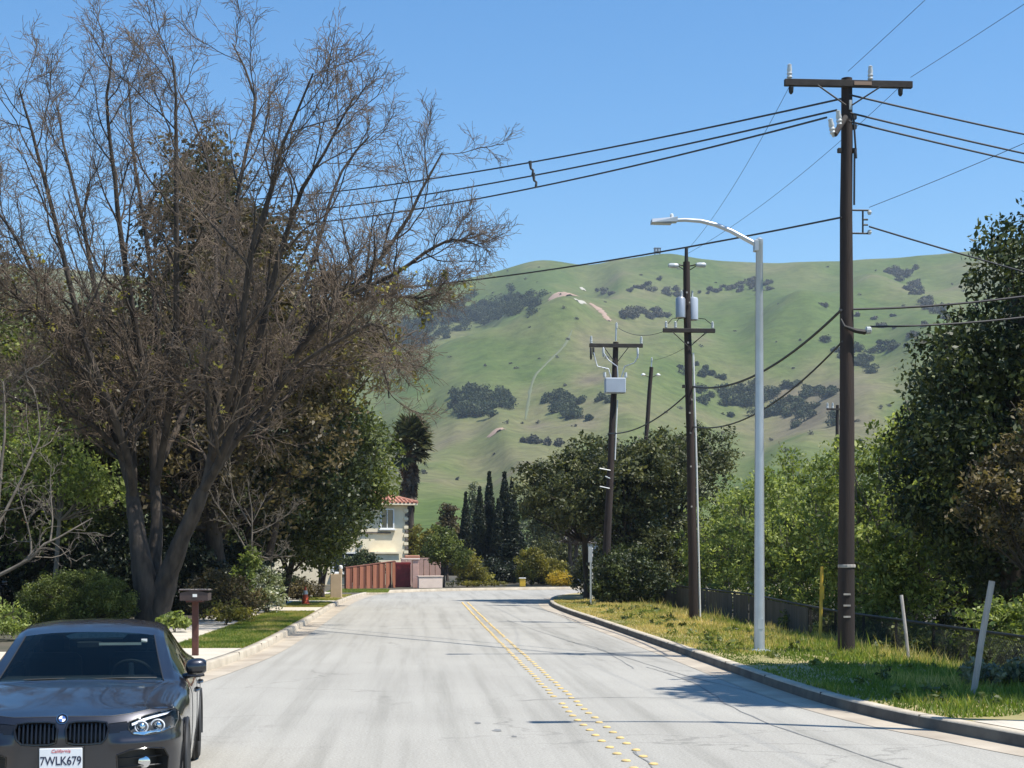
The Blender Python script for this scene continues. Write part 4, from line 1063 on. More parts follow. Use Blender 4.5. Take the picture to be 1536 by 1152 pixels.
# ------------------------------------------------------------------ leafy trees
def leafy(name, label, cat, base, blobs, nclump, per, leaf, mat, trunk_r, seed, bark=M_bark, crad=(.35, .75), group=None, stems=1, limbs=16, asp=.5, hang=0., shell=.55, upb=.35, twig_n=2):
    """blobs: (dx,dy,z,rx,ry,rz) ellipsoids relative to the base"""
    rg = np.random.default_rng(seed); base = Vector(base)
    t = thing(name, label, cat, base, 0, group)
    vol = np.array([b[3] * b[4] * b[5] for b in blobs]) ** .72; vol /= vol.sum()
    bi = rg.choice(len(blobs), nclump, p=vol); B = np.array(blobs)[bi]
    d = unit(rg.normal(size=(nclump, 3))); rr = shell + (1 - shell) * rg.random(nclump) ** .7
    rr = np.where(rg.random(nclump) < .3, rg.random(nclump), rr)
    C_ = B[:, :3] + d * B[:, 3:6] * rr[:, None]
    C_[:, 2] = np.maximum(C_[:, 2], .25)
    rad = rg.uniform(crad[0], crad[1], nclump)
    V, F, tn = leaves_np(rg, C_, rad, per, leaf, .8, asp, upb, .35, hang)
    V[:, 2] = np.maximum(V[:, 2], .03)
    newobj('crown', mesh_np('crown', V, F, False, tn), mat, t)
    top = max(b[2] for b in blobs); zlow = min(b[2] - b[5] for b in blobs)
    Pt, Rt = [], []
    for s in range(stems):
        a = 6.28 * s / max(stems, 1) + rg.random(); k = .0 if stems == 1 else .25
        e = np.array([math.cos(a) * k * top * .5 + np.mean([b[0] for b in blobs]), math.sin(a) * k * top * .5 + np.mean([b[1] for b in blobs]), top])
        s0 = np.array([math.cos(a) * trunk_r * (stems > 1), math.sin(a) * trunk_r * (stems > 1), -.2])
        K = 10; q = np.linspace(0, 1, K)[:, None]
        P = s0 * (1 - q) + e * q; P[:, :2] = s0[:2] + (e - s0)[:2] * q ** 1.7 + np.cumsum(rg.normal(size=(K, 2)) * top * .012, 0)
        Pt.append(P); Rt.append(trunk_r * (1 - .75 * q[:, 0]) * (1 + .35 * np.exp(-q[:, 0] * 14)))
    Pt, Rt = np.array(Pt), np.array(Rt)
    V, F = tubes_np(Pt, Rt, 10)
    newobj('trunk', mesh_np('trunk', V, F, True), bark, t)
    ks = rg.choice(nclump, min(limbs, nclump), replace=False); Lp = []
    for k in ks:
        c = C_[k]; P = Pt[rg.integers(len(Pt))]; zt = max(zlow * .9, c[2] * rg.uniform(.35, .7)); j = int(np.argmin(np.abs(P[:, 2] - zt)))
        s0 = P[j]; q = np.linspace(0, 1, 7)[:, None]
        Q = s0 + (c - s0) * q; Q[:, 2] = s0[2] + (c[2] - s0[2]) * q[:, 0] ** 1.25
        Q += np.cumsum(rg.normal(size=(7, 3)) * .04, 0) * q; Lp.append(Q)
    Lp = np.array(Lp); Lr = np.linspace(trunk_r * .38, trunk_r * .08, 7)[None] * np.ones((len(Lp), 1))
    parts = [tubes_np(Lp, Lr, 6)]
    if twig_n:
        T2, TR2 = grow(rg, Lp, Lr, twig_n, (25, 60), (.2, .45), 4, .5, up=.1); parts.append(tubes_np(T2, np.maximum(TR2, .01), 4))
    V, F = join_np(parts)
    newobj('limbs', mesh_np('limbs', V, F, True), bark, t)
    return t
def gz(u, t, z=.13):
    p = atd(u, VH, t); return (p.x, p.y, z)

# --- left side
leafy('olive_tree', 'tall brown-olive evergreen standing behind the bare tree', 'tree', gz(330, 50), [(0, 0, 7.5, 4.6, 3.2, 5), (-.6, 0, 12.6, 1.9, 2, 3.4), (1.6, 0, 11.2, 2.0, 2, 2.2), (3.4, 0, 9.2, 2.0, 2.0, 2.0), (-3.6, 0, 7.4, 2.6, 2.4, 3)], 900, 62, .17, L_olive, .32, 31, crad=(.4, .85), limbs=50)
leafy('olive_tree', 'broad brown-olive evergreen behind the leafless garden tree', 'tree', gz(40, 62), [(0, 0, 7.0, 4.6, 3.2, 5), (-1.6, 0, 11.4, 2.6, 2, 3.0), (2.6, 0, 9.6, 2.6, 2, 2.8)], 620, 56, .2, L_olive, .32, 39, crad=(.45, .9), limbs=36)
leafy('mistletoe_tree', 'dark broadleaf treetop showing above the brown-olive evergreen', 'tree', gz(318, 56), [(-.6, 0, 15.2, 1.3, 1.2, 1.6), (1.3, 0, 13.6, 1.2, 1.2, 1.1), (0, 0, 11, 2.2, 1.8, 2.4)], 120, 60, .30, L_dark, .25, 32, crad=(.4, .8), limbs=14, asp=.35)
leafy('oak_tree', 'dark evergreen oak behind the left end of the bare tree', 'tree', gz(60, 50), [(0, 0, 5.0, 3.8, 3, 3.4), (-2.5, 0, 7.4, 3.0, 3, 2.6), (2.2, 0, 6.2, 2.6, 2.4, 2.6)], 620, 60, .17, L_mid, .3, 33, crad=(.4, .85), limbs=30)
leafy('oak_tree', 'deep green oak wall between the bare tree and the street trees', 'tree', gz(330, 58), [(0, 0, 4.6, 5.2, 3, 3.6), (3.6, 0, 5.6, 2.8, 2.6, 3)], 620, 60, .18, L_dark, .3, 34, crad=(.45, .9), limbs=26)
leafy('oak_tree', 'dark spreading oak shading the driveway behind the round bush', 'tree', gz(130, 56), [(0, 0, 4.2, 5.0, 2.6, 3.0), (-5.5, 0, 4.4, 3.4, 2.6, 3.2)], 560, 60, .18, L_dark, .3, 35, crad=(.45, .9), limbs=24)
leafy('yellow_tree', 'sunlit yellow-green foliage tree behind the right bare limbs', 'tree', gz(400, 56), [(3.0, 0, 9.3, 1.9, 2, 1.7), (1.6, 0, 8.2, 2.0, 2, 1.5), (.2, 0, 9.2, 2.0, 2, 2)], 240, 40, .16, L_yellow, .18, 36, crad=(.35, .7), limbs=26, shell=.4)
leafy('street_tree', 'dense green street tree with dark trunk beside the far lawn strip', 'tree', gz(418, 60.5), [(1.2, .5, 4.0, 2.6, 2.4, 2.2), (2.7, .5, 6.0, 2.0, 2.0, 1.7), (-.9, 0, 3.2, 1.5, 1.6, 1.6), (1.5, 0, 2.6, 1.3, 1.4, 1.2), (3.7, .5, 4.7, .9, 1.0, 1.1)], 680, 58, .16, L_mid, .15, 37, crad=(.35, .75), limbs=26)
leafy('street_tree', 'green street tree with twin pale trunks near the beige pillar', 'tree', gz(481, 69.5), [(.1, 0, 4.9, 1.7, 1.8, 2.0), (-.4, 0, 3.0, 1.3, 1.5, 1.3)], 330, 52, .17, L_mid, .12, 38, crad=(.35, .7), stems=2, limbs=18)
# round clipped bush
b_ = at(115, 950, .14)
leafy('round_bush', 'wide rounded clipped bush behind the parked car', 'bush', gz(116, 39, .13), [(0, 0, .74, 1.30, .9, .78), (-.72, 0, .62, .78, .8, .66), (.72, 0, .66, .76, .8, .68)], 620, 70, .055, L_mid, .05, 41, crad=(.12, .22), limbs=30, shell=.8, stems=4)
leafy('low_shrub', 'pale green low shrub at the left edge below the bush', 'bush', gz(-10, 34, .13), [(0, 0, .42, .8, .7, .42)], 90, 50, .07, L_bright, .03, 42, crad=(.14, .24), limbs=10, stems=3)
leafy('leafy_clump', 'bright leafy clump at the foot of the bare tree', 'plant', gz(262, 37.5, .13), [(0, 0, .22, .38, .35, .26)], 24, 40, .12, L_bright, .02, 43, crad=(.12, .2), limbs=6, stems=3)
leafy('front_shrub', 'grey-green shrub behind the mailbox', 'bush', gz(325, 44, .13), [(0, 0, .75, 1.0, .8, .75), (.7, 0, .5, .6, .6, .5)], 110, 44, .10, L_olive, .03, 44, crad=(.18, .3), limbs=14, stems=3)
leafy('front_shrub', 'yellowish shrub low beside the mailbox post', 'bush', gz(335, 41.5, .13), [(0, 0, .35, .55, .5, .35), (.45, 0, .25, .4, .4, .25)], 50, 40, .08, L_yellow, .02, 45, crad=(.12, .22), limbs=8, stems=3)
leafy('flowering_shrub', 'pale shrub with white blossom beside the sapling', 'bush', gz(402, 50, .13), [(0, 0, .75, .55, .5, .75), (-.3, 0, 1.3, .4, .4, .5)], 80, 44, .09, L_bloom, .03, 46, crad=(.15, .28), limbs=10, stems=3)
leafy('ivy_sapling', 'slender sapling wrapped in bright green leaves on the planting strip', 'tree', gz(371, 46.5, .13), [(0, 0, .95, .22, .2, .75), (.1, 0, 1.7, .3, .25, .45), (-.25, 0, 1.2, .25, .2, .35)], 40, 34, .12, L_bright, .055, 47, crad=(.14, .24), limbs=8)
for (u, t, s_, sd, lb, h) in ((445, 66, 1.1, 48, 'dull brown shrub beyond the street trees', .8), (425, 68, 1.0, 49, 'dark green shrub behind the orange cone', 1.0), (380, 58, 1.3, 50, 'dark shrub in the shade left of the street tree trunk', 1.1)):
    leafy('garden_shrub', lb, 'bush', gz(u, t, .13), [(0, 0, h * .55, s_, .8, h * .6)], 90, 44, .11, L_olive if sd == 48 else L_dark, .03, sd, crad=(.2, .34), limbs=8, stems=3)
# small pale bare trees
def bare(name, label, tb, limbs, rt, seed, n2=6, n3=4, n4=3, mat=M_palebark, lr=(.2, .4)):
    rg = np.random.default_rng(seed); t = thing(name, label, 'tree', (0, 0, 0)); Ps, Rs = [], []
    for pts, r0 in limbs:
        P, Rr = limb(pts, tb, r0, r0 * .25, 10); P = P + np.cumsum(rg.normal(size=P.shape) * .015, 0); Ps.append(P); Rs.append(Rr)
    Ps, Rs = np.array(Ps), np.array(Rs)
    V, F = tubes_np(Ps, Rs, 7); newobj('trunk', mesh_np('trunk', V, F, True), mat, t)
    a, ra = grow(rg, Ps, Rs, n2, (25, 60), lr, 6, .5, up=.08, wob=.2, t0=.2); ra = np.maximum(ra, .008)
    b_, rb = grow(rg, a, ra, n3, (25, 60), (.3, .6), 5, .6, up=.03, wob=.25, t0=.1, lmin=.25); rb = np.maximum(rb, .005)
    c, rc_ = grow(rg, b_, rb, n4, (25, 60), (.35, .7), 4, .7, up=0, wob=.25, t0=.1, lmin=.18); rc_ = np.maximum(rc_, .004)
    V, F = join_np([tubes_np(a, ra, 5), tubes_np(b_, rb, 4), tubes_np(c, rc_, 3)])
    tag(newobj('twigs', mesh_np('twigs', V, F, True), mat, t), kind='stuff'); return t
bare('small_bare_tree', 'pale-barked small bare tree with crooked bough at the left edge', 36, [
    ([(-60, 960, 0), (-40, 900, 0), (0, 862, 0), (30, 848, 0), (50, 835, 0), (58, 822, 0), (80, 812, 0), (110, 795, .2), (140, 778, .3)], .055),
    ([(-60, 960, 0), (-30, 880, .3), (-8, 800, .5), (2, 720, .6), (8, 640, .6), (5, 560, .6)], .07),
    ([(44, 838, 0), (42, 800, 0), (30, 760, -.1), (20, 720, -.1)], .03),
    ([(75, 812, 0), (80, 780, .1), (78, 740, .1), (82, 700, .1)], .025),
    ([(-8, 800, .5), (40, 700, .8), (60, 640, 1.0), (50, 570, 1.1)], .04),
    ([(2, 720, .6), (-30, 640, 0), (-40, 560, -.3)], .04)], .08, 61)
bare('small_bare_tree', 'thin pale bare sapling between the bare tree and street tree', 47, [
    ([(375, 930, 0), (376, 870, 0), (378, 820, 0), (378, 770, 0), (372, 720, 0)], .05), ([(378, 840, 0), (355, 800, -.1), (335, 770, -.2), (318, 745, -.2)], .03),
    ([(378, 830, 0), (405, 838, .2), (425, 832, .2), (440, 820, .2)], .028), ([(377, 800, 0), (400, 790, .3), (430, 775, .4), (450, 765, .4)], .025), ([(377, 790, 0), (352, 745, 0), (342, 705, 0)], .028)], .06, 62, lr=(.25, .5))
leafy('loose_tree', 'light green loose-leaved tree in front of the shaded bungalow', 'tree', gz(80, 44), [(0, 0, 4.6, 1.9, 1.6, 1.3), (-1.4, 0, 5.4, 1.6, 1.4, 1.5), (1.2, 0, 3.9, 1.2, 1.2, .8)], 190, 34, .13, L_bright, .09, 63, crad=(.3, .6), limbs=20, shell=.3, bark=M_palebark)

# a second bare tree further back and dark hedges closing the gardens
b0 = Vector((base.x, base.y, 0)); th = R(140); rz_ = Matrix.Rotation(th, 3, 'Z'); k_ = .86
nb_ = Vector((-15.8, 47.5, .0)); copy_tree(tree, nb_ - (rz_ @ b0) * k_, th, 'leafless grey-brown tree in the garden left of the big bare tree', (k_, k_, k_), skip=('last_leaves',))
for i, (u, t, wd_, h_) in enumerate(((-60, 50, 3.2, 2.6), (90, 51, 3.0, 2.4), (215, 49, 2.6, 2.6), (300, 52, 2.6, 2.4))):
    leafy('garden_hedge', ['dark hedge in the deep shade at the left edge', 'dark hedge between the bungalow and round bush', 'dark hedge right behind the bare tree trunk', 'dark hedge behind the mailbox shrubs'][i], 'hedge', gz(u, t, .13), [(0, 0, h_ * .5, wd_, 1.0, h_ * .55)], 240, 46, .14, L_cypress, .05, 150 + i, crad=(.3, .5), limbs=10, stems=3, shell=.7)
leafy('dark_tree', 'overhanging tree right of the stakes shading the verge', 'tree', (14.2, 19.8, -.33), [(-1.4, -.2, 12.4, 3.1, 3.0, 1.9), (-1.0, 1.6, 13.0, 2.6, 2.0, 1.7), (.8, -1.2, 9.6, 2.4, 2.4, 2.0), (-2.2, 0, 12.2, 2.0, 2.6, 1.4)], 1300, 54, .27, L_dark, .26, 160, crad=(.4, .7), limbs=24)
# --- far end
def cyp_mesh(seed, H=9.0, W=.62):
    rg = np.random.default_rng(seed); n = 520
    h = rg.random(n) ** .9 * H; wv = W * np.clip(np.minimum(1, (h / H) * 6 + .35), 0, 1) * np.clip((1 - h / H) * 1.9, .06, 1) ** .8
    a = rg.random(n) * 6.283; C_ = np.stack([np.cos(a) * wv * .62, np.sin(a) * wv * .62, h + .1], 1)
    V, F, tn = leaves_np(rg, C_, np.maximum(wv * .5, .07), 26, .22, 1.5, .35, .8, .3, -1.2)
    V[:, 2] = np.maximum(V[:, 2], .03)
    return mesh_np('crown', V, F, False, tn)
cms = [cyp_mesh(71), cyp_mesh(72), cyp_mesh(73)]
tr_m = MB().tube([(0, 0, -.2), (0, 0, 4), (0, 0, 8)], [.13, .08, .02], 8).mesh('trunk', True); tr_m.materials.append(M_bark)
clabel = ['slim cypress apart at the left end of the row', 'cypress second along the row from the apart one', 'tallest pointed cypress beside the pale conifer', 'short cypress tucked in the thick of the row', 'broad tall cypress near the end of the row', 'last narrow cypress of the row beside the bend trees', 'squat cypress filling the foot of the row']
for i, (u, v, t, wd) in enumerate(((698.5, 740, 116, .85), (719.5, 731, 113, 1.0), (734, 709, 114, 1.05), (748, 750, 112, 1.1), (757, 709, 113, 1.2), (768, 718, 112, 1.0), (772, 782, 110, 1.7))):
    c = thing('cypress_tree', 'dark green ' + clabel[i], 'cypress', gz(u, t, .12), i * 1.3, 'cypress row past the bend')
    H = 2 + (VH - v) / FPX * t; k = H / 9.2
    o = newobj('crown', cms[i % 3], L_cypress, c); o.scale = (wd, wd, k); o2 = newobj('trunk', tr_m, None, c); o2.scale = (1, 1, k)
leafy('pale_conifer', 'pale grey-green feathery tree between the first cypresses', 'tree', gz(712, 122, .12), [(0, 0, 4.5, .75, .7, 2.6), (0, 0, 6.6, .45, .4, 1.2)], 80, 40, .2, L_palegreen, .12, 74, crad=(.3, .5), limbs=16)
leafy('garden_conifer', 'grey-green pointed conifer behind the yellow-green shrubs', 'tree', gz(673, 118, .12), [(0, 0, 3.6, 1.25, 1.0, 1.6), (0, 0, 5.1, .6, .6, .9)], 110, 44, .2, L_olive, .12, 75, crad=(.3, .5), limbs=12)
leafy('young_tree', 'bright young tree by the pale pink wall', 'tree', gz(664, 93, .12), [(0, 0, 2.6, 1.1, .9, 1.2), (.9, 0, 2.0, .8, .7, .8), (-.7, 0, 2.1, .6, .6, .6)], 130, 44, .15, L_mid, .07, 76, crad=(.25, .45), limbs=18, stems=2)
leafy('yellow_shrub', 'yellow-green spreading shrub at the far kerb before the cypresses', 'bush', gz(700, 94, .12), [(0, 0, 1.2, 1.0, .8, 1.1), (.8, 0, .7, .7, .6, .6)], 110, 44, .13, L_yellow, .04, 77, crad=(.25, .4), limbs=10, stems=3)
leafy('gold_groundcover', 'low golden groundcover along the far kerb', 'plant', gz(700, 93.3, .12), [(0, 0, .18, 1.3, .4, .22), (1.6, .2, .18, .8, .4, .2)], 60, 30, .1, L_yellow, .01, 78, crad=(.14, .25), limbs=6, stems=2)
leafy('hedge_tree', 'brownish olive tree behind the house corner', 'tree', gz(636, 112, .12), [(0, 0, 2.6, 1.5, 1.2, 1.6), (-.8, 0, 3.2, .9, .9, 1.0), (1.0, 0, 2.0, 1, 1, 1.1)], 140, 44, .2, L_yellow, .1, 79, crad=(.3, .5), limbs=12)
leafy('broad_hedge', 'dark hedge at the foot of the cypress row', 'hedge', gz(752, 106, .12), [(0, 0, .8, 1.9, .8, .9), (-1, 0, .6, 1.2, .8, .7)], 150, 44, .16, L_cypress, .05, 80, crad=(.3, .5), limbs=10, stems=3)
leafy('gold_bush', 'bright golden flowering bush at the far kerb under the forked tree', 'bush', gz(838, 95.6, .12), [(0, 0, .5, .7, .5, .5), (.5, 0, .4, .4, .4, .38)], 80, 40, .1, L_gold, .03, 81, crad=(.16, .3), limbs=8, stems=3)
leafy('olive_shrub', 'olive shrub right of the cypress row', 'bush', gz(797, 100, .12), [(0, 0, 1.2, 1.1, .8, 1.2), (1.4, 0, .9, .9, .8, .9)], 130, 44, .15, L_yellow, .04, 82, crad=(.25, .42), limbs=10, stems=3)
leafy('olive_shrub', 'dull green shrub in front of the pale garage', 'bush', gz(815, 104, .12), [(0, 0, 1.0, 1.0, .8, 1.0), (-.9, 0, 1.5, .7, .7, .8)], 110, 44, .15, L_mid, .04, 83, crad=(.25, .42), limbs=10, stems=3)
leafy('grey_tree', 'hazy grey-green tree standing beyond the cypress row', 'tree', gz(800, 125, .12), [(0, 0, 4.4, 2.2, 1.6, 2.6), (1.6, 0, 3.4, 1.6, 1.4, 2)], 170, 40, .24, L_palegreen, .16, 84, crad=(.35, .6), limbs=20)
leafy('forked_tree', 'dark forked tree leaning over the bend', 'tree', gz(862, 97, .12), [(0, 0, 4.6, 1.8, 1.6, 1.5), (-1.6, 0, 3.9, 1.2, 1.2, 1.0), (-.8, 0, 6.2, 1.8, 1.6, 1.3), (1.4, 0, 4.0, 1.2, 1.2, 1.2)], 300, 46, .17, L_pine, .17, 85, crad=(.3, .55), stems=2, limbs=30)
for (u, t, h, r, sd, lb) in ((560, 112, 3.4, 1.6, 86, 'dark tree left of the cream house wall'), (520, 104, 4.2, 2.2, 87, 'dark green tree behind the board fence'), (545, 99.5, 1.9, 1.2, 88, 'dark hedge bush just behind the board fence')):
    leafy('garden_tree', lb, 'tree', gz(u, t, .12), [(0, 0, h * .58, r, r * .8, h * .5)], 130, 50, .18, L_dark, .1, sd, crad=(.3, .55), limbs=12)
for i, (u, t, sx_, h_, mt) in enumerate(((-200, 130, 9, 5, L_dark), (250, 140, 10, 5, L_mid), (900, 135, 8, 4.5, L_mid), (1040, 120, 8, 5, L_dark), (1250, 110, 9, 5, L_mid), (1500, 100, 9, 6, L_dark))):
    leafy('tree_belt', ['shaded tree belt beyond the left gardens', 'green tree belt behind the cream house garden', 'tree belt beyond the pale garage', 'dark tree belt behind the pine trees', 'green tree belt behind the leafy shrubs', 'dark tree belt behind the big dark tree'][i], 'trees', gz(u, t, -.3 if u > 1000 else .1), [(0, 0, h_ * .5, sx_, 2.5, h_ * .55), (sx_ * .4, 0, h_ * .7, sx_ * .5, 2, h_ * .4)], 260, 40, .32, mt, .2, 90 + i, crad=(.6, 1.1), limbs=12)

# fan palm
pm_ = gz(615, 112, .12)
palm = thing('fan_palm', 'shaggy fan palm with hanging dead skirt behind the cream house', 'palm', pm_)
HT = 10.2
MB().tube([(0, 0, -.2), (.05, 0, 5), (0, 0, HT)], [.3, .24, .2], 12).build('trunk', M_bark, palm, True)
def fan_mesh(nm, rad, seed):
    rg = np.random.default_rng(seed); V = []; F = []; tn = []
    n = 20
    V0 = [(0, 0, 0)]
    vs = [(0, .012, 0), (0, -.012, 0), (rad * .6, -.012, .02), (rad * .6, .012, .02)]; fs = [(0, 1, 2, 3)]
    for i in range(n):
        a = -1.75 + 3.5 * i / (n - 1); L_ = rad * (.55 + .25 * math.cos(a * .7)) * rg.uniform(.9, 1.1); c_, s_ = math.cos(a), math.sin(a); b0 = len(vs); x0 = rad * .58
        wv = .07 * rad
        vs += [(x0, 0, .02), (x0 + c_ * L_ * .6 - s_ * wv, s_ * L_ * .6 + c_ * wv, .05 * rg.normal()), (x0 + c_ * L_, s_ * L_, -.25 * L_ * rg.random()), (x0 + c_ * L_ * .6 + s_ * wv, s_ * L_ * .6 - c_ * wv, .05 * rg.normal())]
        fs.append((b0, b0 + 1, b0 + 2, b0 + 3))
    return mesh_np(nm, np.array(vs), np.array(fs), False, rg.random(len(fs)))
fm = [fan_mesh('frond', 1.5, 1), fan_mesh('frond', 1.3, 2)]; dm_ = [fan_mesh('dead_frond', 1.2, 3), fan_mesh('dead_frond', 1.35, 4)]
for m_ in fm: m_.materials.append(L_palm)
for m_ in dm_: m_.materials.append(L_dead)
rg = random.Random(8)
for i in range(46):
    el = rg.uniform(-.7, 1.35); o = newobj('frond', fm[i % 2], None, palm)
    o.location = (0, 0, HT + rg.uniform(-.7, .3)); o.rotation_euler = (rg.uniform(-.6, .6), -el, i * 2.399 + rg.uniform(-.2, .2)); k = rg.uniform(.9, 1.2); o.scale = (k, k, k)
for i in range(56):
    el = rg.uniform(-1.5, -1.0); o = newobj('dead_frond', dm_[i % 2], None, palm)
    o.location = (0, 0, HT - .6 - 3.0 * (i / 56)); o.rotation_euler = (rg.uniform(-.9, .9), -el, i * 2.399); k = rg.uniform(.6, .9); o.scale = (k, k, k)

# --- right side
G2 = -.33
leafy('pine_tree', 'dark pine with low boughs beside the transformer box pole', 'tree', gz(938, 66, .0), [(0, 0, 5.3, 2.5, 2.2, 1.8), (-1.8, 0, 4.4, 1.9, 1.8, 1.4), (1.6, 0, 5.9, 1.9, 1.9, 1.5), (.4, 0, 3.2, 1.6, 1.6, 1.6)], 520, 54, .17, L_pine, .2, 101, crad=(.3, .6), limbs=34)
leafy('pine_tree', 'broad olive pine behind the can pole', 'tree', gz(1015, 71.5, G2), [(0, 0, 6.0, 2.8, 2.4, 2.1), (1.3, 0, 7.3, 1.6, 1.6, 1.4), (-.6, 0, 3.7, 2.2, 2.0, 2.1), (-1.9,0,5.6,1.7,1.7,1.5)], 420, 54, .16, L_pine, .18, 102, crad=(.3, .6), limbs=30)
leafy('pine_tree', 'dense dark pine hanging over the road at the bend', 'tree', gz(880, 69, .0), [(0, 0, 4.9, 2.3, 2.0, 1.7), (-1.7, 0, 5.0, 1.7, 1.6, 1.5), (.4, 0, 6.2, 1.8, 1.7, 1.2)], 460, 52, .17, L_pine, .2, 103, crad=(.3, .6), limbs=34)
for i, (u, t, r_, h_) in enumerate(((812, 103, 1.5, 2.6), (893, 74, 1.2, 2.4), (968, 64, 1.2, 2.6), (1010, 66.5, 1.3, 3.0), (848, 102, 1.4, 2.6))):
    leafy('pine_shrub', ['dark shrub beyond the bend between the golden bush and cypresses', 'dark shrub against the pine trunk at the bend', 'olive shrub at the start of the chain-link fence', 'olive shrub behind the first fence bays', 'olive shrub under the forked tree'][i], 'shrub', gz(u, t, -.2 if u > 860 else .1), [(0, 0, h_ * .5, r_, r_ * .9, h_ * .55), (r_ * .4, 0, h_ * .9, r_ * .7, r_ * .7, h_ * .4)], 170, 46, .15, L_pine, .06, 170 + i, crad=(.25, .5), limbs=16, stems=3, shell=.4)
leafy('understorey', 'dark leafy undergrowth at the start of the chain-link fence', 'bush', gz(942, 61, .0), [(0, 0, 1.2, 1.5, 1.4, 1.3), (-.8, -.4, .8, .7, .9, .9)], 200, 50, .13, L_dark, .05, 104, crad=(.25, .45), limbs=14, stems=3)
leafy('yellow_bush_tree', 'yellow-green bush tree in front of the olive pine', 'tree', gz(985, 77, G2), [(0, 0, 3.0, 1.9, 1.4, 1.9), (1.1, 0, 2.3, 1.4, 1.2, 1.4)], 280, 46, .15, L_yellow, .07, 105, crad=(.25, .5), limbs=20, stems=2)
specs = [(1085, 61, 4.9, 1.9, 'leafy shrub tree close to the can pole'), (1135, 55, 5.5, 1.9, 'bright leafy shrub tree behind the steel lamp'), (1190, 50, 5.7, 1.9, 'tall bright shrub tree between lamp and tallest pole'), (1240, 46.2, 5.2, 1.8, 'bright shrub tree just left of the tallest pole'), (1310, 41.5, 6.2, 1.7, 'leafy shrub tree just right of the tallest pole'), (1372, 39, 4.6, 1.5, 'low leafy shrub against the fence at the dark tree')]
for i, (u, t, h, r, lb) in enumerate(specs):
    leafy('shrub_tree', lb, 'shrub', gz(u, t, G2), [(0, 0, h * .55, r, r * .8, h * .48), (r * .3, -.3, h * .8, r * .6, r * .6, h * .25), (-r * .4, 0, h * .35, r * .7, r * .7, h * .33)], 250, 46, .13, L_bright, .06, 110 + i, crad=(.22, .45), limbs=40, stems=3, bark=M_palebark, shell=.4, twig_n=5)
leafy('dark_tree', 'big dark broadleaf tree at the right beyond the fence', 'tree', gz(1540, 35, G2), [(0, 0, 4.9, 2.9, 2.6, 4.0), (.6, 0, 8.6, 1.8, 2, 2.1), (-1.7, -.3, 4.2, 1.5, 1.6, 2.2), (-1.1, 0, 6.6, 1.4, 1.5, 1.5), (2.8, 0, 7.6, 2.4, 2.4, 3.0)], 1150, 62, .13, L_dark, .34, 121, crad=(.3, .65), limbs=60)
leafy('dark_tree', 'shadowy evergreen filling the gap behind the big dark tree', 'tree', gz(1475, 42, G2), [(0, 0, 3.8, 2.4, 2.0, 3.2), (-1.0, 0, 5.6, 1.4, 1.5, 2.0)], 420, 54, .16, L_dark, .25, 122, crad=(.4, .7), limbs=24)
leafy('bronze_tree', 'bronze-tipped shrub tree low in front of the big dark tree', 'tree', gz(1535, 31, G2), [(0, 0, 3.4, 1.3, 1.2, 1.2), (.8, 0, 4.6, 1.2, 1.1, 1.1)], 170, 50, .11, L_olive, .1, 123, crad=(.22, .42), limbs=30)
leafy('thicket', 'dark thicket closing the gap under the big dark tree', 'bush', gz(1405, 46, G2), [(0, 0, 1.1, 2.2, 1.4, 1.2), (1.6, 0, 1.3, 1.8, 1.4, 1.3)], 260, 46, .15, L_dark, .05, 190, crad=(.3, .5), limbs=14, stems=3)
leafy('fence_shrub', 'bright green shrub growing through the fence at the pale stake', 'bush', gz(1505, 29.6, G2), [(0, 0, .75, 1.0, .8, .75), (.8, 0, .9, .8, .8, .8)], 130, 46, .10, L_bright, .03, 124, crad=(.18, .32), limbs=12, stems=3)
for i, (u, t, h) in enumerate(((1340, 36.4, 1.0), (1400, 33.5, .9), (1455, 31.3, .95), (1290, 39, 1.1), (1235, 42.7, 1.1), (1560, 27.9, 1.1))):
    leafy('ground_ivy', ['green weeds behind the fence by the thin stake', 'green weeds behind the fence between the stakes', 'weeds behind the fence under the dark tree', 'weeds behind the fence at the tallest pole', 'weeds behind the fence at the yellow marker', 'weeds behind the fence past the pale stake'][i], 'weeds', gz(u, t, G2), [(0, 0, h * .4, 1.3, .7, h * .5)], 90, 40, .10, L_mid, .02, 130 + i, crad=(.16, .3), limbs=8, stems=3)
leafy('blue_weeds', 'blue-green tall weeds in the verge beside the pale stake', 'weeds', gz(1500, 21.6, .1), [(0, 0, .22, .55, .45, .26), (.5, 0, .25, .4, .4, .28)], 46, 36, .10, L_palegreen, .01, 140, crad=(.1, .2), limbs=6, stems=2, hang=-.6)

# ------------------------------------------------------------------ grass
def blades(name, pts, h, wdt, seed, mat=L_grass, tb=None):
    rg = np.random.default_rng(seed); n = len(pts); a = rg.random(n) * 6.283
    hh = h * (1 + .35 * rg.normal(size=n)).clip(.35, 2); ln = rg.normal(size=(n, 2)) * hh[:, None] * .35
    bx = np.stack([np.cos(a), np.sin(a), np.zeros(n)], 1) * wdt
    top = pts + np.column_stack([ln, hh])
    V = np.stack([pts - bx, pts + bx, top], 1).reshape(-1, 3); F = np.arange(3 * n).reshape(n, 3)
    tn = np.clip((tb if tb is not None else .4) + rg.normal(size=n) * .16, 0, 1)
    o = newobj(name, mesh_np(name, V, F, False, tn), mat); return o
rg = np.random.default_rng(77)
n = 120000
yv = 13.5 + 52 * rg.random(n) ** 1.25; off = rg.random(n) * 4.7 + .16
near = off < .16 + 5
kx = np.interp(yv, KR[:80, 1], KR[:80, 0])
zz = np.interp(off - .15, [o[0] for o in offs], [o[1] for o in offs])
pm2 = vnoise((240, 60), (60, 16), rg)[np.clip((yv - 13) / 53 * 239, 0, 239).astype(int), np.clip(off / 5 * 59, 0, 59).astype(int)]
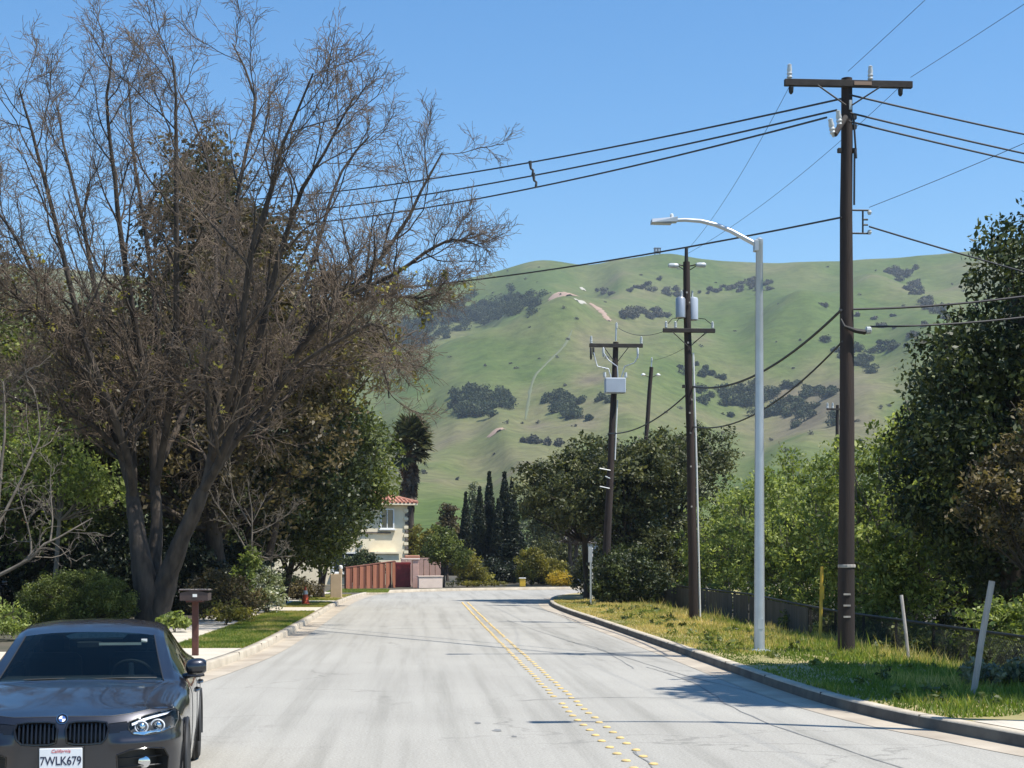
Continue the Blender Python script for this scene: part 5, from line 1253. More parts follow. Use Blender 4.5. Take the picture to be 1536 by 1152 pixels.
keep = (yv > 17.2 + (off - .2) * .25) & (rg.random(n) < np.clip(1.0 - .45 * pm2, .12, 1))
lown = vnoise((200, 40), (26, 6), rg); di = np.clip((yv - 13) / 53 * 199, 0, 199).astype(int); dj = np.clip(off / 5 * 39, 0, 39).astype(int); pn = lown[di, dj]
h = np.interp(off, [0, 1.0, 2.4, 3.4, 4.7], [.035, .045, .07, .13, .18]) * (1 + .35 * pn).clip(.4, 2) * np.where(rg.random(n) < .03, 1.7, 1) + .03 * (yv < 22)
tb = np.clip(.33 + .22 * pn + np.interp(yv, [18, 28, 36, 45], [-.2, -.1, .25, .4]) * np.interp(off, [0, 2.6, 4], [1, .8, .1]), .03, .95)
pts = np.stack([kx + off, yv, zz - .01], 1)[keep]
o = blades('verge_grass', pts, h[keep], .011 + .00022 * yv[keep][:, None], 78, tb=tb[keep]); tag(o, 'rough green and straw grass on the verge', 'grass', kind='stuff')
# clumps of broad-leaved weeds in the verge
wr = np.random.default_rng(19); nW = 130; wy = 18 + 40 * wr.random(nW) ** 1.2; wo = .5 + 4.0 * wr.random(nW); wx = np.interp(wy, KR[:80, 1], KR[:80, 0]); wz = np.interp(wo, [o_[0] for o_ in offs], [o_[1] for o_ in offs])
V, F, tn = leaves_np(wr, np.stack([wx + wo, wy, wz + .07], 1), wr.uniform(.08, .22, nW), 26, .10, .6, .5, .9)
tag(newobj('verge_weeds', mesh_np('verge_weeds', V, F, False, tn), L_mid), 'low broad-leaved weeds scattered in the verge grass', 'weeds', kind='stuff')
# taller seed stalks
n = 260; yv = 18 + 40 * rg.random(n) ** 1.4; off = 2.4 + 2.3 * rg.random(n); kx = np.interp(yv, KR[:80, 1], KR[:80, 0]); zz = np.interp(off, [o_[0] for o_ in offs], [o_[1] for o_ in offs])
o = blades('tall_grass', np.stack([kx + off, yv, zz - .02], 1), .32, .010, 79, tb=.5); tag(o, 'taller seed-head grass along the fence foot', 'grass', kind='stuff')
def strip_grass(name, label, y0, y1, n, seed, tbb, hgt=.045):
    r_ = np.random.default_rng(seed); yv = y0 + (y1 - y0) * r_.random(n); kx = np.interp(yv, KL[:80, 1], KL[:80, 0])
    of = .18 + 1.56 * r_.random(n); nz_ = vnoise((60, 20), (9, 4), r_)[(59 * (yv - y0) / (y1 - y0)).astype(int), np.clip(of * 11, 0, 19).astype(int)]
    o = blades(name, np.stack([kx - of, yv, np.full(n, .135)], 1), hgt, .012, seed + 1, tb=np.clip(tbb + .16 * nz_, 0, 1)); tag(o, label, 'grass', kind='stuff')
strip_grass('strip_grass', 'green lawn strip next to the mailbox', 31.5, 38.5, 26000, 81, .40)
strip_grass('strip_grass', 'shaded lawn strip beside the sapling', 38.5, 52.3, 34000, 83, .48)
strip_grass('strip_grass', 'dry lawn strip around the orange cone', 56.6, 63.0, 16000, 85, .55)
strip_grass('strip_grass', 'yellowish lawn strip below the beige pillar', 65.2, 75, 16000, 87, .55)
o = blades('corner_grass', np.stack([(-4.6 + 3.2 * rg.random(9000)), 80 + 7 * rg.random(9000), np.full(9000, .135)], 1), .06, .02, 91, tb=.35)
tag(o, 'lawn in front of the wooden board fence', 'grass', kind='stuff')
# lawn soil under the strips
ls = MB()
for i in range(24):
    ya, yb_ = 31.4 + i * 1.85, 31.4 + (i + 1) * 1.85
    xa, xb = near_x(KL, ya), near_x(KL, yb_)
    ls.add([(xa - .155, ya, .1395), (xb - .155, yb_, .1395), (xb - 1.74, yb_, .1395), (xa - 1.74, ya, .1395)], [(0, 3, 2, 1)])
tag(ls.build('lawn', M_lawn), kind='structure')
# leaf litter on the driveway corner
rl = np.random.default_rng(5); C_ = np.stack([-5.6 + 1.5 * rl.random(60), 24 + 4.5 * rl.random(60), np.full(60, .165)], 1)
V, F, tn = leaves_np(rl, C_, np.full(60, .2), 14, .05, .05, .6, 3.0)
V[:, 2] = .156 + .02 * rl.random(len(V))
tag(newobj('leaf_litter', mesh_np('leaf_litter', V, F, False, tn), L_dead), 'dry leaf litter on the driveway corner', 'leaf litter', kind='stuff')
# ------------------------------------------------------------------ parked sedan
def paint(name, c):
    m = bpy.data.materials.new(name); N, L = nodes(m); b = N['Principled BSDF']
    b.inputs['Metallic'].default_value = .8; b.inputs['Roughness'].default_value = .34
    b.inputs['Coat Weight'].default_value = 1.0; b.inputs['Coat Roughness'].default_value = .05
    t = noise(N, L, 900, 2); r = ramp(N, [(.3, tuple(x * .8 for x in c)), (.7, tuple(x * 1.25 for x in c))]); L.new(t.outputs['Fac'], r.inputs[0])
    t2 = noise(N, L, 3, 5); r2 = ramp(N, [(.35, (1, 1, 1)), (.8, (1.25, 1.2, 1.12))]); L.new(t2.outputs['Fac'], r2.inputs[0])
    g = N.new('ShaderNodeMix'); g.data_type = 'RGBA'; g.blend_type = 'MULTIPLY'; g.inputs[0].default_value = 1; L.new(r.outputs[0], g.inputs[6]); L.new(r2.outputs[0], g.inputs[7])
    L.new(g.outputs[2], b.inputs['Base Color']); return m
M_paint = paint('slate_metallic_paint', (.030, .031, .038))
M_gloss = flat('gloss_black', (.012, .012, .013), .12)
M_trimb = flat('trim_black', (.02, .02, .02), .5)
M_chrome = flat('chrome', (.75, .76, .78), .08, 1.0)
M_tyre = pmat('tyre_rubber', (.025, .025, .025), (.018, .018, .018), 20, .85)
M_rim = flat('rim_alloy', (.12, .12, .13), .3, .8)
M_plate = flat('plate_white', (.72, .74, .76), .4)
M_ink = flat('plate_ink', (.02, .025, .06), .5)
M_red = flat('plate_red', (.55, .03, .04), .5)
M_blue = flat('badge_blue', (.05, .12, .35), .25)
M_inter = pmat('interior_black', (.015, .015, .016), (.01, .01, .01), 5, .8)
M_lampw = flat('lamp_white', (.85, .87, .9), .2)
def glassmat(name, tintc, gl=.09):
    m = bpy.data.materials.new(name); N, L = nodes(m)
    tr = N.new('ShaderNodeBsdfTransparent'); tn_ = noise(N, L, 2.0, 2); rr = ramp(N, [(.2, tintc), (.8, tuple(x * .9 for x in tintc))]); L.new(tn_.outputs['Fac'], rr.inputs[0]); L.new(rr.outputs[0], tr.inputs[0])
    gs = N.new('ShaderNodeBsdfGlossy'); gs.inputs['Roughness'].default_value = .02; gs.inputs['Color'].default_value = (.75, .78, .72, 1)
    fr = N.new('ShaderNodeFresnel'); fr.inputs['IOR'].default_value = 1.33
    mx = N.new('ShaderNodeMixShader'); L.new(fr.outputs[0], mx.inputs[0]); L.new(tr.outputs[0], mx.inputs[1]); L.new(gs.outputs[0], mx.inputs[2])
    L.new(mx.outputs[0], N['Material Output'].inputs['Surface']); return m
M_wind = glassmat('windscreen_glass', (.50, .60, .58)); M_side = glassmat('tinted_glass', (.35, .40, .38)); M_clear = glassmat('headlight_lens', (.95, .96, .97))

def fy(x, z):
    r = min(abs(x) / .89, .9995); y = .75 * (1 - (1 - r ** 3.2) ** (1 / 3.2))
    if z > .62: y += .08 * ((z - .62) / .17) ** 2
    y -= .022 * math.exp(-((z - .585) / .035) ** 2) * min(1, max(0, (abs(x) - .33) / .1))
    y += .03 * max(0, (.40 - z) / .2)
    return y
def fas(x, z, off=0.0):
    e = .004; dx = (fy(x + e, z) - fy(x - e, z)) / (2 * e); dz = (fy(x, z + e) - fy(x, z - e)) / (2 * e)
    n = Vector((dx, -1, dz)).normalized()
    return Vector((x, fy(x, z), z)) + n * off
def inpoly(x, z, P):
    c = False; n = len(P)
    for i in range(n):
        (x0, z0), (x1, z1) = P[i], P[i - 1]
        if (z0 > z) != (z1 > z) and x < (x1 - x0) * (z - z0) / (z1 - z0) + x0: c = not c
    return c
KID = [(.030, .70), (.045, .742), (.10, .752), (.25, .752), (.325, .742), (.342, .70), (.325, .63), (.29, .595), (.20, .588), (.09, .59), (.04, .605)]
HL = [(.49, .745), (.60, .785), (.72, .812), (.815, .815), (.838, .79), (.842, .73), (.815, .675), (.72, .650), (.60, .640), (.52, .652), (.485, .69)]
BRG = [(.335, .735), (.42, .748), (.485, .745), (.485, .685), (.42, .672), (.34, .66)]
INT = [(.40, .50), (.50, .535), (.64, .545), (.74, .53), (.775, .46), (.765, .33), (.70, .27), (.46, .27), (.41, .34)]
CIN = [(-.345, .39), (-.30, .405), (.30, .405), (.345, .39), (.35, .28), (.30, .245), (-.30, .245), (-.35, .28)]
mir = lambda P: [(-x, z) for (x, z) in P]
def gpatch(poly, off, rows=14, cols=20):
    """surface piece over a polygon of the front face"""
    z0, z1 = min(p[1] for p in poly) + 1e-4, max(p[1] for p in poly) - 1e-4; V = []; F = []
    for r in range(rows + 1):
        z = z0 + (z1 - z0) * r / rows; xs = []
        for i in range(len(poly)):
            (xa, za), (xb, zb) = poly[i], poly[i - 1]
            if (za > z) != (zb > z): xs.append(xa + (xb - xa) * (z - za) / (zb - za))
        a, b = min(xs), max(xs)
        for c in range(cols + 1): V.append(fas(a + (b - a) * c / cols, z, off))
    for r in range(rows):
        for c in range(cols):
            i = r * (cols + 1) + c; F.append((i, i + 1, i + cols + 2, i + cols + 1))
    return V, F
def border(poly, off, n=6):
    pts = []
    for i in range(len(poly)):
        (xa, za), (xb, zb) = poly[i], poly[(i + 1) % len(poly)]
        for k in range(n): pts.append(fas(xa + (xb - xa) * k / n, za + (zb - za) * k / n, off))
    return pts + [pts[0]]
def wallring(poly, o0, o1):
    a = border(poly, o0)[:-1]; b = border(poly, o1)[:-1]; n = len(a)
    return a + b, [(i, (i + 1) % n, n + (i + 1) % n, n + i) for i in range(n)]

def ztop(x): return float(np.interp(abs(x), [0, .35, .5, .64, .76, .83, .872], [.79, .786, .800, .822, .824, .806, .70]))
xs0 = [0, .36, .64, .76, .83, .872, .872, .872, .868]; zs0 = [ztop(0), ztop(.36), ztop(.64), ztop(.76), ztop(.83), .67, .52, .36, .22]
ST = [[tuple(fas(x, z)) for x, z in zip(xs0, zs0)]]
def stn(*p): ST.append(list(p))
def low(y, x5, z5): return [(x5, y, z5), (x5 + .004, y, .60), (x5 - .008, y, .40), (x5 - .03, y, .21)]
stn((0, .45, .872), (.36, .45, .866), (.67, .50, .862), (.765, .52, .858), (.842, .56, .822), *low(.60, .884, .72))
stn((0, .85, .925), (.37, .85, .918), (.70, .85, .902), (.785, .85, .898), (.856, .85, .856), *low(.85, .896, .75))
stn((0, 1.18, .972), (.40, 1.20, .965), (.715, 1.28, .945), (.785, 1.28, .937), (.862, 1.24, .893), *low(1.2, .900, .79))
stn((0, 1.26, .986), (.40, 1.29, .981), (.705, 1.38, .965), (.770, 1.38, .955), (.860, 1.40, .922), *low(1.4, .902, .82))
stn((0, 1.64, 1.165), (.365, 1.66, 1.155), (.640, 1.74, 1.128), (.702, 1.75, 1.115), (.848, 1.72, .945), *low(1.7, .905, .835))
stn((0, 2.04, 1.338), (.33, 2.05, 1.328), (.582, 2.12, 1.295), (.640, 2.13, 1.275), (.842, 2.1, .958), *low(2.1, .907, .85))
stn((0, 2.28, 1.392), (.33, 2.28, 1.382), (.565, 2.30, 1.352), (.624, 2.32, 1.325), (.838, 2.3, .962), *low(2.3, .907, .855))
stn((0, 2.8, 1.425), (.33, 2.8, 1.415), (.556, 2.8, 1.382), (.615, 2.8, 1.352), (.834, 2.8, .967), *low(2.8, .907, .865))
stn((0, 3.4, 1.385), (.32, 3.4, 1.375), (.54, 3.4, 1.338), (.600, 3.4, 1.305), (.825, 3.4, .978), *low(3.4, .905, .88))
stn((0, 3.75, 1.300), (.32, 3.75, 1.29), (.535, 3.75, 1.255), (.595, 3.75, 1.22), (.81, 3.75, .99), *low(3.75, .90, .89))
stn((0, 4.15, 1.095), (.34, 4.15, 1.088), (.59, 4.15, 1.065), (.685, 4.15, 1.04), (.79, 4.15, .985), *low(4.15, .885, .89))
stn((0, 4.5, 1.062), (.36, 4.5, 1.055), (.60, 4.5, 1.03), (.70, 4.5, 1.01), (.77, 4.5, .96), *low(4.5, .86, .88))
stn((0, 4.63, .99), (.36, 4.63, .985), (.58, 4.62, .975), (.66, 4.62, .95), (.72, 4.6, .91), *low(4.6, .81, .84))
ST = np.array(ST); SS, SP = 8, 6
def cr_axis(A, per, ax):
    A = np.moveaxis(A, ax, 0); n = len(A); out = []
    for i in range(n - 1):
        p1, p2 = A[i], A[i + 1]
        m1 = .5 * (A[min(i + 1, n - 1)] - A[max(i - 1, 0)]); m2 = .5 * (A[min(i + 2, n - 1)] - A[i])
        d = p2 - p1
        lim = lambda m_: np.clip(m_, -1.2 * np.abs(d) - .01, 1.2 * np.abs(d) + .01)
        m1, m2 = lim(m1), lim(m2)
        for k in range(per):
            t = k / per; out.append((2 * t ** 3 - 3 * t * t + 1) * p1 + (t ** 3 - 2 * t * t + t) * m1 + (-2 * t ** 3 + 3 * t * t) * p2 + (t ** 3 - t * t) * m2)
    out.append(A[-1]); return np.moveaxis(np.array(out), 0, ax)
G = cr_axis(cr_axis(ST, SS, 0), SP, 1)
nS, nP = G.shape[:2]
for _ in range(160):      # fair the hood and wings, edges held
    Gx = np.concatenate([(G * np.array([-1, 1, 1]))[:, 6:0:-1], G], 1)
    av = .25 * (Gx[:-2, 1:-1] + Gx[2:, 1:-1] + Gx[1:-1, :-2] + Gx[1:-1, 2:])
    G[1:23, 0:38] = .5 * G[1:23, 0:38] + .5 * av[0:22, 5:43]
zc_ = np.polyfit([.08, .45, .85, 1.2], [.79, .868, .925, .972], 2)
for r_ in range(0, 25):      # a clean, gently crowned bonnet
    xh, yh = G[r_, :13, 0], G[r_, :13, 1]
    zn = np.polyval(zc_, yh) + (-.030 + .060 * np.exp(-((yh - .1) / .24) ** 2)) * (xh / .70) ** 2
    wb = math.exp(-(r_ / 3.0) ** 2)
    G[r_, :13, 2] = (1 - wb) * zn + wb * G[r_, :13, 2]
def region(s0, s1, p0, p1, sides=(1, -1), skip=None):
    a, b = int(round(s0 * SS)), int(round(s1 * SS)); c, d = int(round(p0 * SP)), int(round(p1 * SP)); V = []; F = []
    for sd_ in sides:
        if p0 == 0 and len(sides) == 2:
            if sd_ < 0: break
            g = np.concatenate([(G[a:b + 1, c:d + 1] * np.array([-1, 1, 1]))[:, :0:-1], G[a:b + 1, c:d + 1]], 1)
        else: g = G[a:b + 1, c:d + 1] * np.array([sd_, 1, 1])
        base = len(V); h, k = g.shape[:2]; V += [tuple(x) for x in g.reshape(-1, 3)]
        for i in range(h - 1):
            for j in range(k - 1):
                q = [base + i * k + j, base + i * k + j + 1, base + (i + 1) * k + j + 1, base + (i + 1) * k + j]
                if skip:
                    cc = np.mean([V[t] for t in q], 0)
                    if skip(cc): continue
                F.append(tuple(q))
    return MB().add(V, F)
def arch(c): return ((c[1] - .80) ** 2 + (c[2] - .325) ** 2 < .355 ** 2) or ((c[1] - 3.61) ** 2 + (c[2] - .325) ** 2 < .355 ** 2)
def gline(s, p, sd_=1, off=.0):
    return Vector(G[int(round(s * SS)), int(round(p * SP))] * np.array([sd_, 1, 1]))

car = thing('parked_car', 'dark slate-grey sedan parked at the left kerb facing the camera', 'car', (-2.645, 11.69, 0), R(6.0))
# body shell: everything that is not hood, glass, roof or door
shell = MB()
for mb_ in (region(0, 3.5, 2.02, 8, skip=arch), region(3.5, 4.5, 4, 8), region(3.0, 3.625, 0, 2), region(9.0, 13, 4, 8, skip=arch), region(10.875, 13, 0, 4), region(3.5, 3.625, 2, 3)):
    shell.add(mb_.v, mb_.f)
# pillars
for mb_ in (region(3.625, 6.0, 1.8333, 3.0), region(3.5, 4.5, 3, 4), region(9.0, 10.875, 1.8333, 4)):
    shell.add(mb_.v, mb_.f)
tail = [Vector(p) for p in G[-1]]; nT = len(tail)
shell.add([(p.x, p.y, p.z) for p in tail] + [(-p.x, p.y, p.z) for p in tail], [(i, i + 1, nT + i + 1, nT + i) for i in range(nT - 1)])
shell.build('body_shell', M_paint, car, True)
region(0, 3.0, 0, 2.0).build('hood', M_paint, car, True)
region(6.0, 9.0, 0, 3.0).build('roof', M_paint, car, True)
region(3.625, 6.0, 0, 1.8333).build('windshield', M_wind, car, True)
region(9.0, 10.875, 0, 1.8333).build('rear_window', M_side, car, True)
for sd_ in (1, -1):
    for (a, b) in ((4.5, 7.5), (7.5, 9.0)):
        d = region(a, b, 4.0, 8, (sd_,), skip=arch).build('door', M_paint, car, True)
        y = 2.2 if a < 5 else 3.1
        MB().tube([(sd_ * .905, y, .79), (sd_ * .935, y + .06, .795), (sd_ * .935, y + .16, .80), (sd_ * .905, y + .22, .80)], .013, 6).build('handle', M_paint, d, True)
        region(a + .125, b - .125, 3.1667, 3.8333, (sd_,)).build('side_window', M_side, car, True)
    sh = MB()
    for mb_ in (region(4.5, 9.0, 3.0, 3.1667, (sd_,)), region(4.5, 9.0, 3.8333, 4.0, (sd_,)), region(7.375, 7.625, 3.1667, 3.8333, (sd_,)), region(4.5, 4.625, 3.1667, 3.8333, (sd_,)), region(8.875, 9.0, 3.1667, 3.8333, (sd_,))):
        sh.add(mb_.v, mb_.f)
    sh.build('window_frame', M_gloss, car, True)
# seams
def seamline(pts, r=.0035):
    MB().tube(pts, r, 5).build('panel_gap', M_trimb, car)
for sd_ in (1, -1):
    seamline([gline(s / 8, 2.0, sd_) for s in range(0, 25)])
    for s in (4.5, 7.5, 9.0): seamline([gline(s, p / 4, sd_) for p in range(16, 32)])
    seamline([gline(s / 8, 1.84, sd_) + Vector((0, -.002, .002)) for s in range(29, 49)], .006)
    for yc in (.80, 3.61):
        MB().tube([(sd_ * (.905 if yc > 1 else .893), yc + .365 * math.cos(a), .325 + .365 * math.sin(a)) for a in np.linspace(-.3, math.pi + .3, 26)], .016, 6).build('wheel_arch', M_trimb, car, True)
        MB().lathe([(.36, 0), (.36, .22)], n=24, axis='x', c=((.64 if sd_ > 0 else -.86), yc, .325)).build('wheel_well', M_trimb, car)
MB().tube([Vector((-1, 1, 1)) * 0 + Vector((x, fas(x, ztop(x))[1] + .006, ztop(x) + .002)) for x in np.linspace(-.64, .64, 41)], .004, 5).build('panel_gap', M_trimb, car)
# front bumper (with the openings cut out)
V = []; F = []; cols, rows = 180, 62
kk = np.linspace(-1, 1, cols + 1); xx = .872 * np.sin(np.pi / 2 * np.sign(kk) * np.abs(kk) ** 1.0)
for r in range(rows + 1):
    for x in xx:
        zt = ztop(x) ; z = .20 + (zt - .20) * r / rows; V.append(fas(x, z))
holes = [KID, mir(KID), HL, mir(HL), INT, mir(INT), CIN, BRG, mir(BRG)]
for r in range(rows):
    for c in range(cols):
        q = (r * (cols + 1) + c, r * (cols + 1) + c + 1, (r + 1) * (cols + 1) + c + 1, (r + 1) * (cols + 1) + c)
        ce = sum((V[i] for i in q), Vector()) / 4
        if any(inpoly(ce.x, ce.z, h) for h in holes): continue
        F.append(q)
MB().add(V, F).build('front_bumper', M_paint, car, True)
for sd_ in (1, -1):
    fl = (lambda P: P) if sd_ > 0 else mir
    k = fl(KID)
    gr = MB().add(*gpatch(k, -.075)).build('grille', M_trimb, car)
    MB().add(*wallring(k, .006, -.076)).build('grille_surround', M_gloss, gr)
    MB().tube(border(k, .006, 4), .009, 6, False).build('grille_frame', M_gloss, gr, True)
    for i in range(9):
        x = sd_ * (.062 + i * .031); zl = .60 if 0 < i < 8 else .625; zh = .742
        MB().add([fas(x - .006, zl, -.004), fas(x + .006, zl, -.004), fas(x + .006, zh, -.004), fas(x - .006, zh, -.004), fas(x - .006, zl, -.06), fas(x + .006, zl, -.06), fas(x + .006, zh, -.06), fas(x - .006, zh, -.06)],
                 [(0, 1, 2, 3), (1, 5, 6, 2), (5, 4, 7, 6), (4, 0, 3, 7), (3, 2, 6, 7), (0, 4, 5, 1)]).build('slat', M_gloss, gr)
    MB().add(*gpatch(fl(BRG), -.004)).build('bridge_trim', M_gloss, car, True)
    h = fl(HL)
    hl = MB().add(*gpatch(h, -.05)).build('headlight', M_trimb, car, True)
    MB().add(*wallring(h, .002, -.051)).build('housing_wall', M_chrome, hl)
    brow = [(.50, .740), (.60, .778), (.72, .805), (.81, .808), (.815, .790), (.72, .783), (.61, .757), (.515, .722)]
    MB().add(*gpatch(fl(brow), -.02, 4, 20)).build('led_brow', M_lampw, hl, True)
    lowr = [(.52, .655), (.60, .645), (.72, .655), (.81, .68), (.80, .695), (.72, .672), (.61, .662), (.53, .67)]
    MB().add(*gpatch(fl(lowr), -.02, 4, 20)).build('lower_reflector', M_chrome, hl, True)
    for (cx, rr) in ((.588, .047), (.712, .050)):
        ctr = fas(sd_ * cx, .712, -.03)
        for (ro, mt, nm, dy) in ((rr, M_lampw, 'halo_ring', 0), ):
            MB().tube([ctr + Vector((ro * math.cos(a), dy, ro * math.sin(a) * .92)) for a in np.linspace(0, 6.2832, 25)], .0065, 6, False).build(nm, mt, hl, True)
        MB().lathe([(.036, .02), (.034, .0), (.026, -.008), (.012, -.013), (.002, -.014)], n=18, axis='y', c=tuple(ctr)).build('projector', M_chrome, hl, True)
    MB().add(*gpatch(h, .001)).build('lens', M_clear, hl, True)
    MB().tube(border(h, .0, 4), .004, 5, False).build('lens_gap', M_trimb, hl)
    it = fl(INT)
    io = MB().add(*gpatch(it, -.12)).build('side_intake', M_trimb, car)
    MB().add(*wallring(it, .0, -.121)).build('intake_wall', M_trimb, io)
    MB().tube(border(it, .001, 4), .006, 5, False).build('intake_edge', M_gloss, io, True)
    for z in (.33, .40, .47): MB().tube([fas(sd_ * x, z, -.05) for x in (.42, .5, .6, .7, .76)], .007, 5).build('intake_bar', M_trimb, io)
    MB().lathe([(.045, .02), (.045, 0), (.03, -.006)], n=16, axis='y', c=tuple(fas(sd_ * .62, .43, -.05))).build('fog_lamp', M_chrome, io, True)
co = MB().add(*gpatch(CIN, -.12)).build('centre_intake', M_trimb, car)
MB().add(*wallring(CIN, .0, -.121)).build('intake_wall', M_trimb, co)
for z in (.28, .32, .36): MB().tube([fas(x, z, -.05) for x in np.linspace(-.33, .33, 9)], .007, 5).build('intake_bar', M_trimb, co)
# badge
bc = fas(0, .772, .004); nb = Vector((0, -1, .35)).normalized()
bd = MB(); rot = Matrix.Rotation(R(-72), 3, 'X')
def disc(r, r2, h, a0, a1, n=10):
    V = []; 
    for k in range(n + 1):
        a = a0 + (a1 - a0) * k / n; V += [rot @ Vector((r2 * math.cos(a), r2 * math.sin(a), h)) , rot @ Vector((r * math.cos(a), r * math.sin(a), h))]
    return [tuple(v + bc) for v in V], [(2 * k, 2 * k + 1, 2 * k + 3, 2 * k + 2) for k in range(n)]
rot = Matrix.Rotation(R(62), 3, 'X')
bdg = MB().add(*disc(.041, .025, .006, 0, 6.2832, 24)).build('badge', M_gloss, car)
MB().add(*disc(.042, .039, .008, 0, 6.2832, 24)).build('badge_rim', M_chrome, bdg)
for q in range(4): MB().add(*disc(.025, .0005, .007, q * math.pi / 2, (q + 1) * math.pi / 2)).build('badge_quarter', M_lampw if q % 2 else M_blue, bdg)
# licence plate
pl_ = MB().box((0, -.028, .488), (.312, .012, .158), bev=.004).build('license_plate', M_plate, car)
MB().box((0, -.018, .488), (.335, .012, .178), bev=.004).build('plate_holder', M_trimb, pl_)
def text(s, size, loc, mat, parent, name, ext=.001, sx=1.0, shear=0.0):
    cu_ = bpy.data.curves.new(name, 'FONT'); cu_.body = s; cu_.size = size; cu_.align_x = 'CENTER'; cu_.align_y = 'CENTER'; cu_.extrude = ext; cu_.shear = shear; cu_.offset = .0012 if size > .06 else 0
    ob = bpy.data.objects.new(name, cu_); col.objects.link(ob); bpy.context.view_layer.update()
    me = bpy.data.meshes.new_from_object(ob.evaluated_get(bpy.context.evaluated_depsgraph_get())); bpy.data.objects.remove(ob); me.name = name; me.materials.clear()
    o = newobj(name, me, mat, parent); o.location = loc; o.rotation_euler = (R(90), 0, 0); o.scale = (sx, 1, 1); return o
text('7WLK679', .090, (0, -.0355, .470), M_ink, pl_, 'plate_text', sx=.80)
text('California', .036, (0, -.0355, .545), M_red, pl_, 'state_text', shear=.25)
# mirrors
for sd_ in (1, -1):
    g_ = MB(); ns, nr = 12, 14; V = []; F = []
    for i in range(ns + 1):
        a = i / ns; x = .845 + .175 * a; s_ = math.sqrt(max(0, 1 - (2 * abs(a - .52) / 1.04) ** 2.6)); 
        for j in range(nr):
            q = 2 * math.pi * j / nr; cz, sy = math.cos(q), math.sin(q)
            V.append((sd_ * x, 1.66 + .03 * a + (.045 if sy > 0 else .075) * sy * (.35 + .65 * s_), 1.038 + .006 * a + (.078 if cz > 0 else .066) * np.sign(cz) * abs(cz) ** .8 * (.3 + .7 * s_)))
    for i in range(ns):
        for j in range(nr): F.append((i * nr + j, i * nr + (j + 1) % nr, (i + 1) * nr + (j + 1) % nr, (i + 1) * nr + j))
    F += [tuple(range(nr)), tuple(range(ns * nr, ns * nr + nr))]
    mi = MB().add(V, F).build('door_mirror', M_paint, car, True)
    MB().tube([(sd_ * .80, 1.68, .95), (sd_ * .88, 1.67, .975), (sd_ * .93, 1.67, .985)], [.03, .025, .03], 8).build('mirror_arm', M_gloss, mi, True)
    MB().box((sd_ * .935, 1.725, 1.04), (.14, .01, .10), bev=.004).build('mirror_glass', M_chrome, mi)
    MB().tube([(sd_ * .86, 1.60, .972), (sd_ * .94, 1.60, .970), (sd_ * 1.0, 1.63, .978)], .014, 6).build('mirror_base_trim', M_gloss, mi, True)
# wheels
for sd_ in (1, -1):
    for yc in (.80, 3.61):
        wh = thing('wheel', None, None); wh.parent = car; wh.location = (sd_ * .79, yc, .325)
        MB().lathe([(.225, -.11), (.29, -.115), (.315, -.10), (.323, -.06), (.323, .06), (.315, .10), (.29, .115), (.225, .11)], n=36, axis='x').build('tyre', M_tyre, wh, True)
        rm = MB().lathe([(.228, -.10), (.222, .0), (.228, .10)], n=30, axis='x').build('rim', M_rim, wh, True)
        for k in range(5):
            a = k * 1.2566
            for da in (-.12, .12):
                MB().tube([(sd_ * .07, 0, 0), (sd_ * .09, .12 * math.cos(a + da * .6), .12 * math.sin(a + da * .6)), (sd_ * .095, .222 * math.cos(a + da), .222 * math.sin(a + da))], [.025, .016, .014], 5).build('spoke', M_rim, rm)
        MB().lathe([(.045, 0), (.04, sd_ * .02)], n=14, axis='x', c=(sd_ * .08, 0, 0)).build('hub_cap', M_gloss, wh)
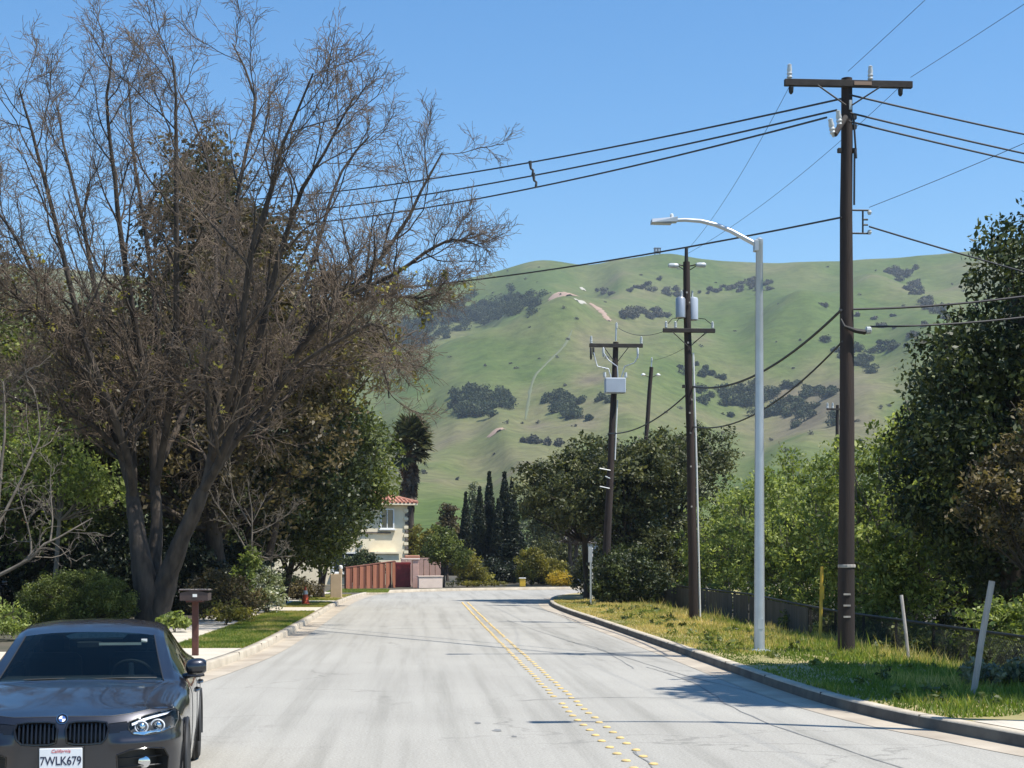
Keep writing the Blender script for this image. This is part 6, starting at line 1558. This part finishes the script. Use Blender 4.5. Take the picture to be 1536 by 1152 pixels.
# interior
MB().box((0, 1.62, .90), (1.42, .5, .14), bev=.04).build('dashboard', M_inter, car)
sw_ = thing('steering_wheel', None, None); sw_.parent = car; sw_.location = (.37, 1.93, .93); sw_.rotation_euler = (R(-62), 0, 0)
MB().tube([(.185 * math.cos(a), .185 * math.sin(a), 0) for a in np.linspace(0, 6.2832, 33)], .016, 8, False).build('wheel_rim', M_inter, sw_, True)
for a in (0, math.pi, -math.pi / 2): MB().tube([(0, 0, -.02), (.17 * math.cos(a), .17 * math.sin(a), 0)], .022, 6).build('wheel_spoke', M_galv, sw_)
for sd_ in (1, -1):
    se = MB().box((sd_ * .37, 2.55, .82), (.50, .16, .62), bev=.05).build('seat', M_inter, car)
    MB().box((sd_ * .37, 2.62, 1.20), (.26, .1, .17), bev=.04).build('headrest', M_inter, se)
MB().box((0, 3.5, .95), (1.3, .3, .5), bev=.06).build('rear_seat', M_inter, car)
MB().box((0, 2.3, .45), (1.6, 2.4, .12)).build('cabin_floor', M_inter, car)
MB().box((0, 2.85, 1.33), (.85, .9, .015)).build('headliner', M_inter, car)
MB().box((0, 1.99, 1.225), (.22, .03, .065), bev=.012).build('rear_view_mirror', M_inter, car)
MB().box((.27, 1.94, 1.235), (.36, .012, .022)).build('sun_visor', M_white, car)
MB().box((.475, 1.955, 1.262), (.05, .006, .03)).build('toll_tag', M_white, car)
for (x0, x1) in ((-.45, .15), (.12, .62)): MB().tube([(x0, 1.27, .982), ((x0 + x1) / 2, 1.28, .988), (x1, 1.31, .983)], .005, 5).build('wiper', M_trimb, car)
# second car in the shaded driveway behind the bush
c2 = copy_tree(car, (-13.6, 47.5, .15), R(8), 'dark car parked in the shaded driveway behind the round bush', skip=('license_plate', 'badge'))
# ------------------------------------------------------------------ haze
hz = MB().box((0, 880, 150), (4600, 2000, 312)).mesh('haze')
mh = bpy.data.materials.new('air'); N, L = nodes(mh)
N.remove(N['Principled BSDF'])
pv = N.new('ShaderNodeVolumePrincipled'); pv.inputs['Color'].default_value = (.74, .86, 1.0, 1); pv.inputs['Density'].default_value = .00014; pv.inputs['Anisotropy'].default_value = .2
L.new(pv.outputs[0], N['Material Output'].inputs['Volume'])
ho = newobj('haze', hz, mh); tag(ho, kind='stuff')
ho['label'] = 'thin pale air between the road and the hills'; ho['category'] = 'haze'
print('tris', sum(sum(len(p.vertices) - 2 for p in me.polygons) for me in bpy.data.meshes if len(me.polygons) < 20000) + sum(2 * len(me.polygons) for me in bpy.data.meshes if len(me.polygons) >= 20000))
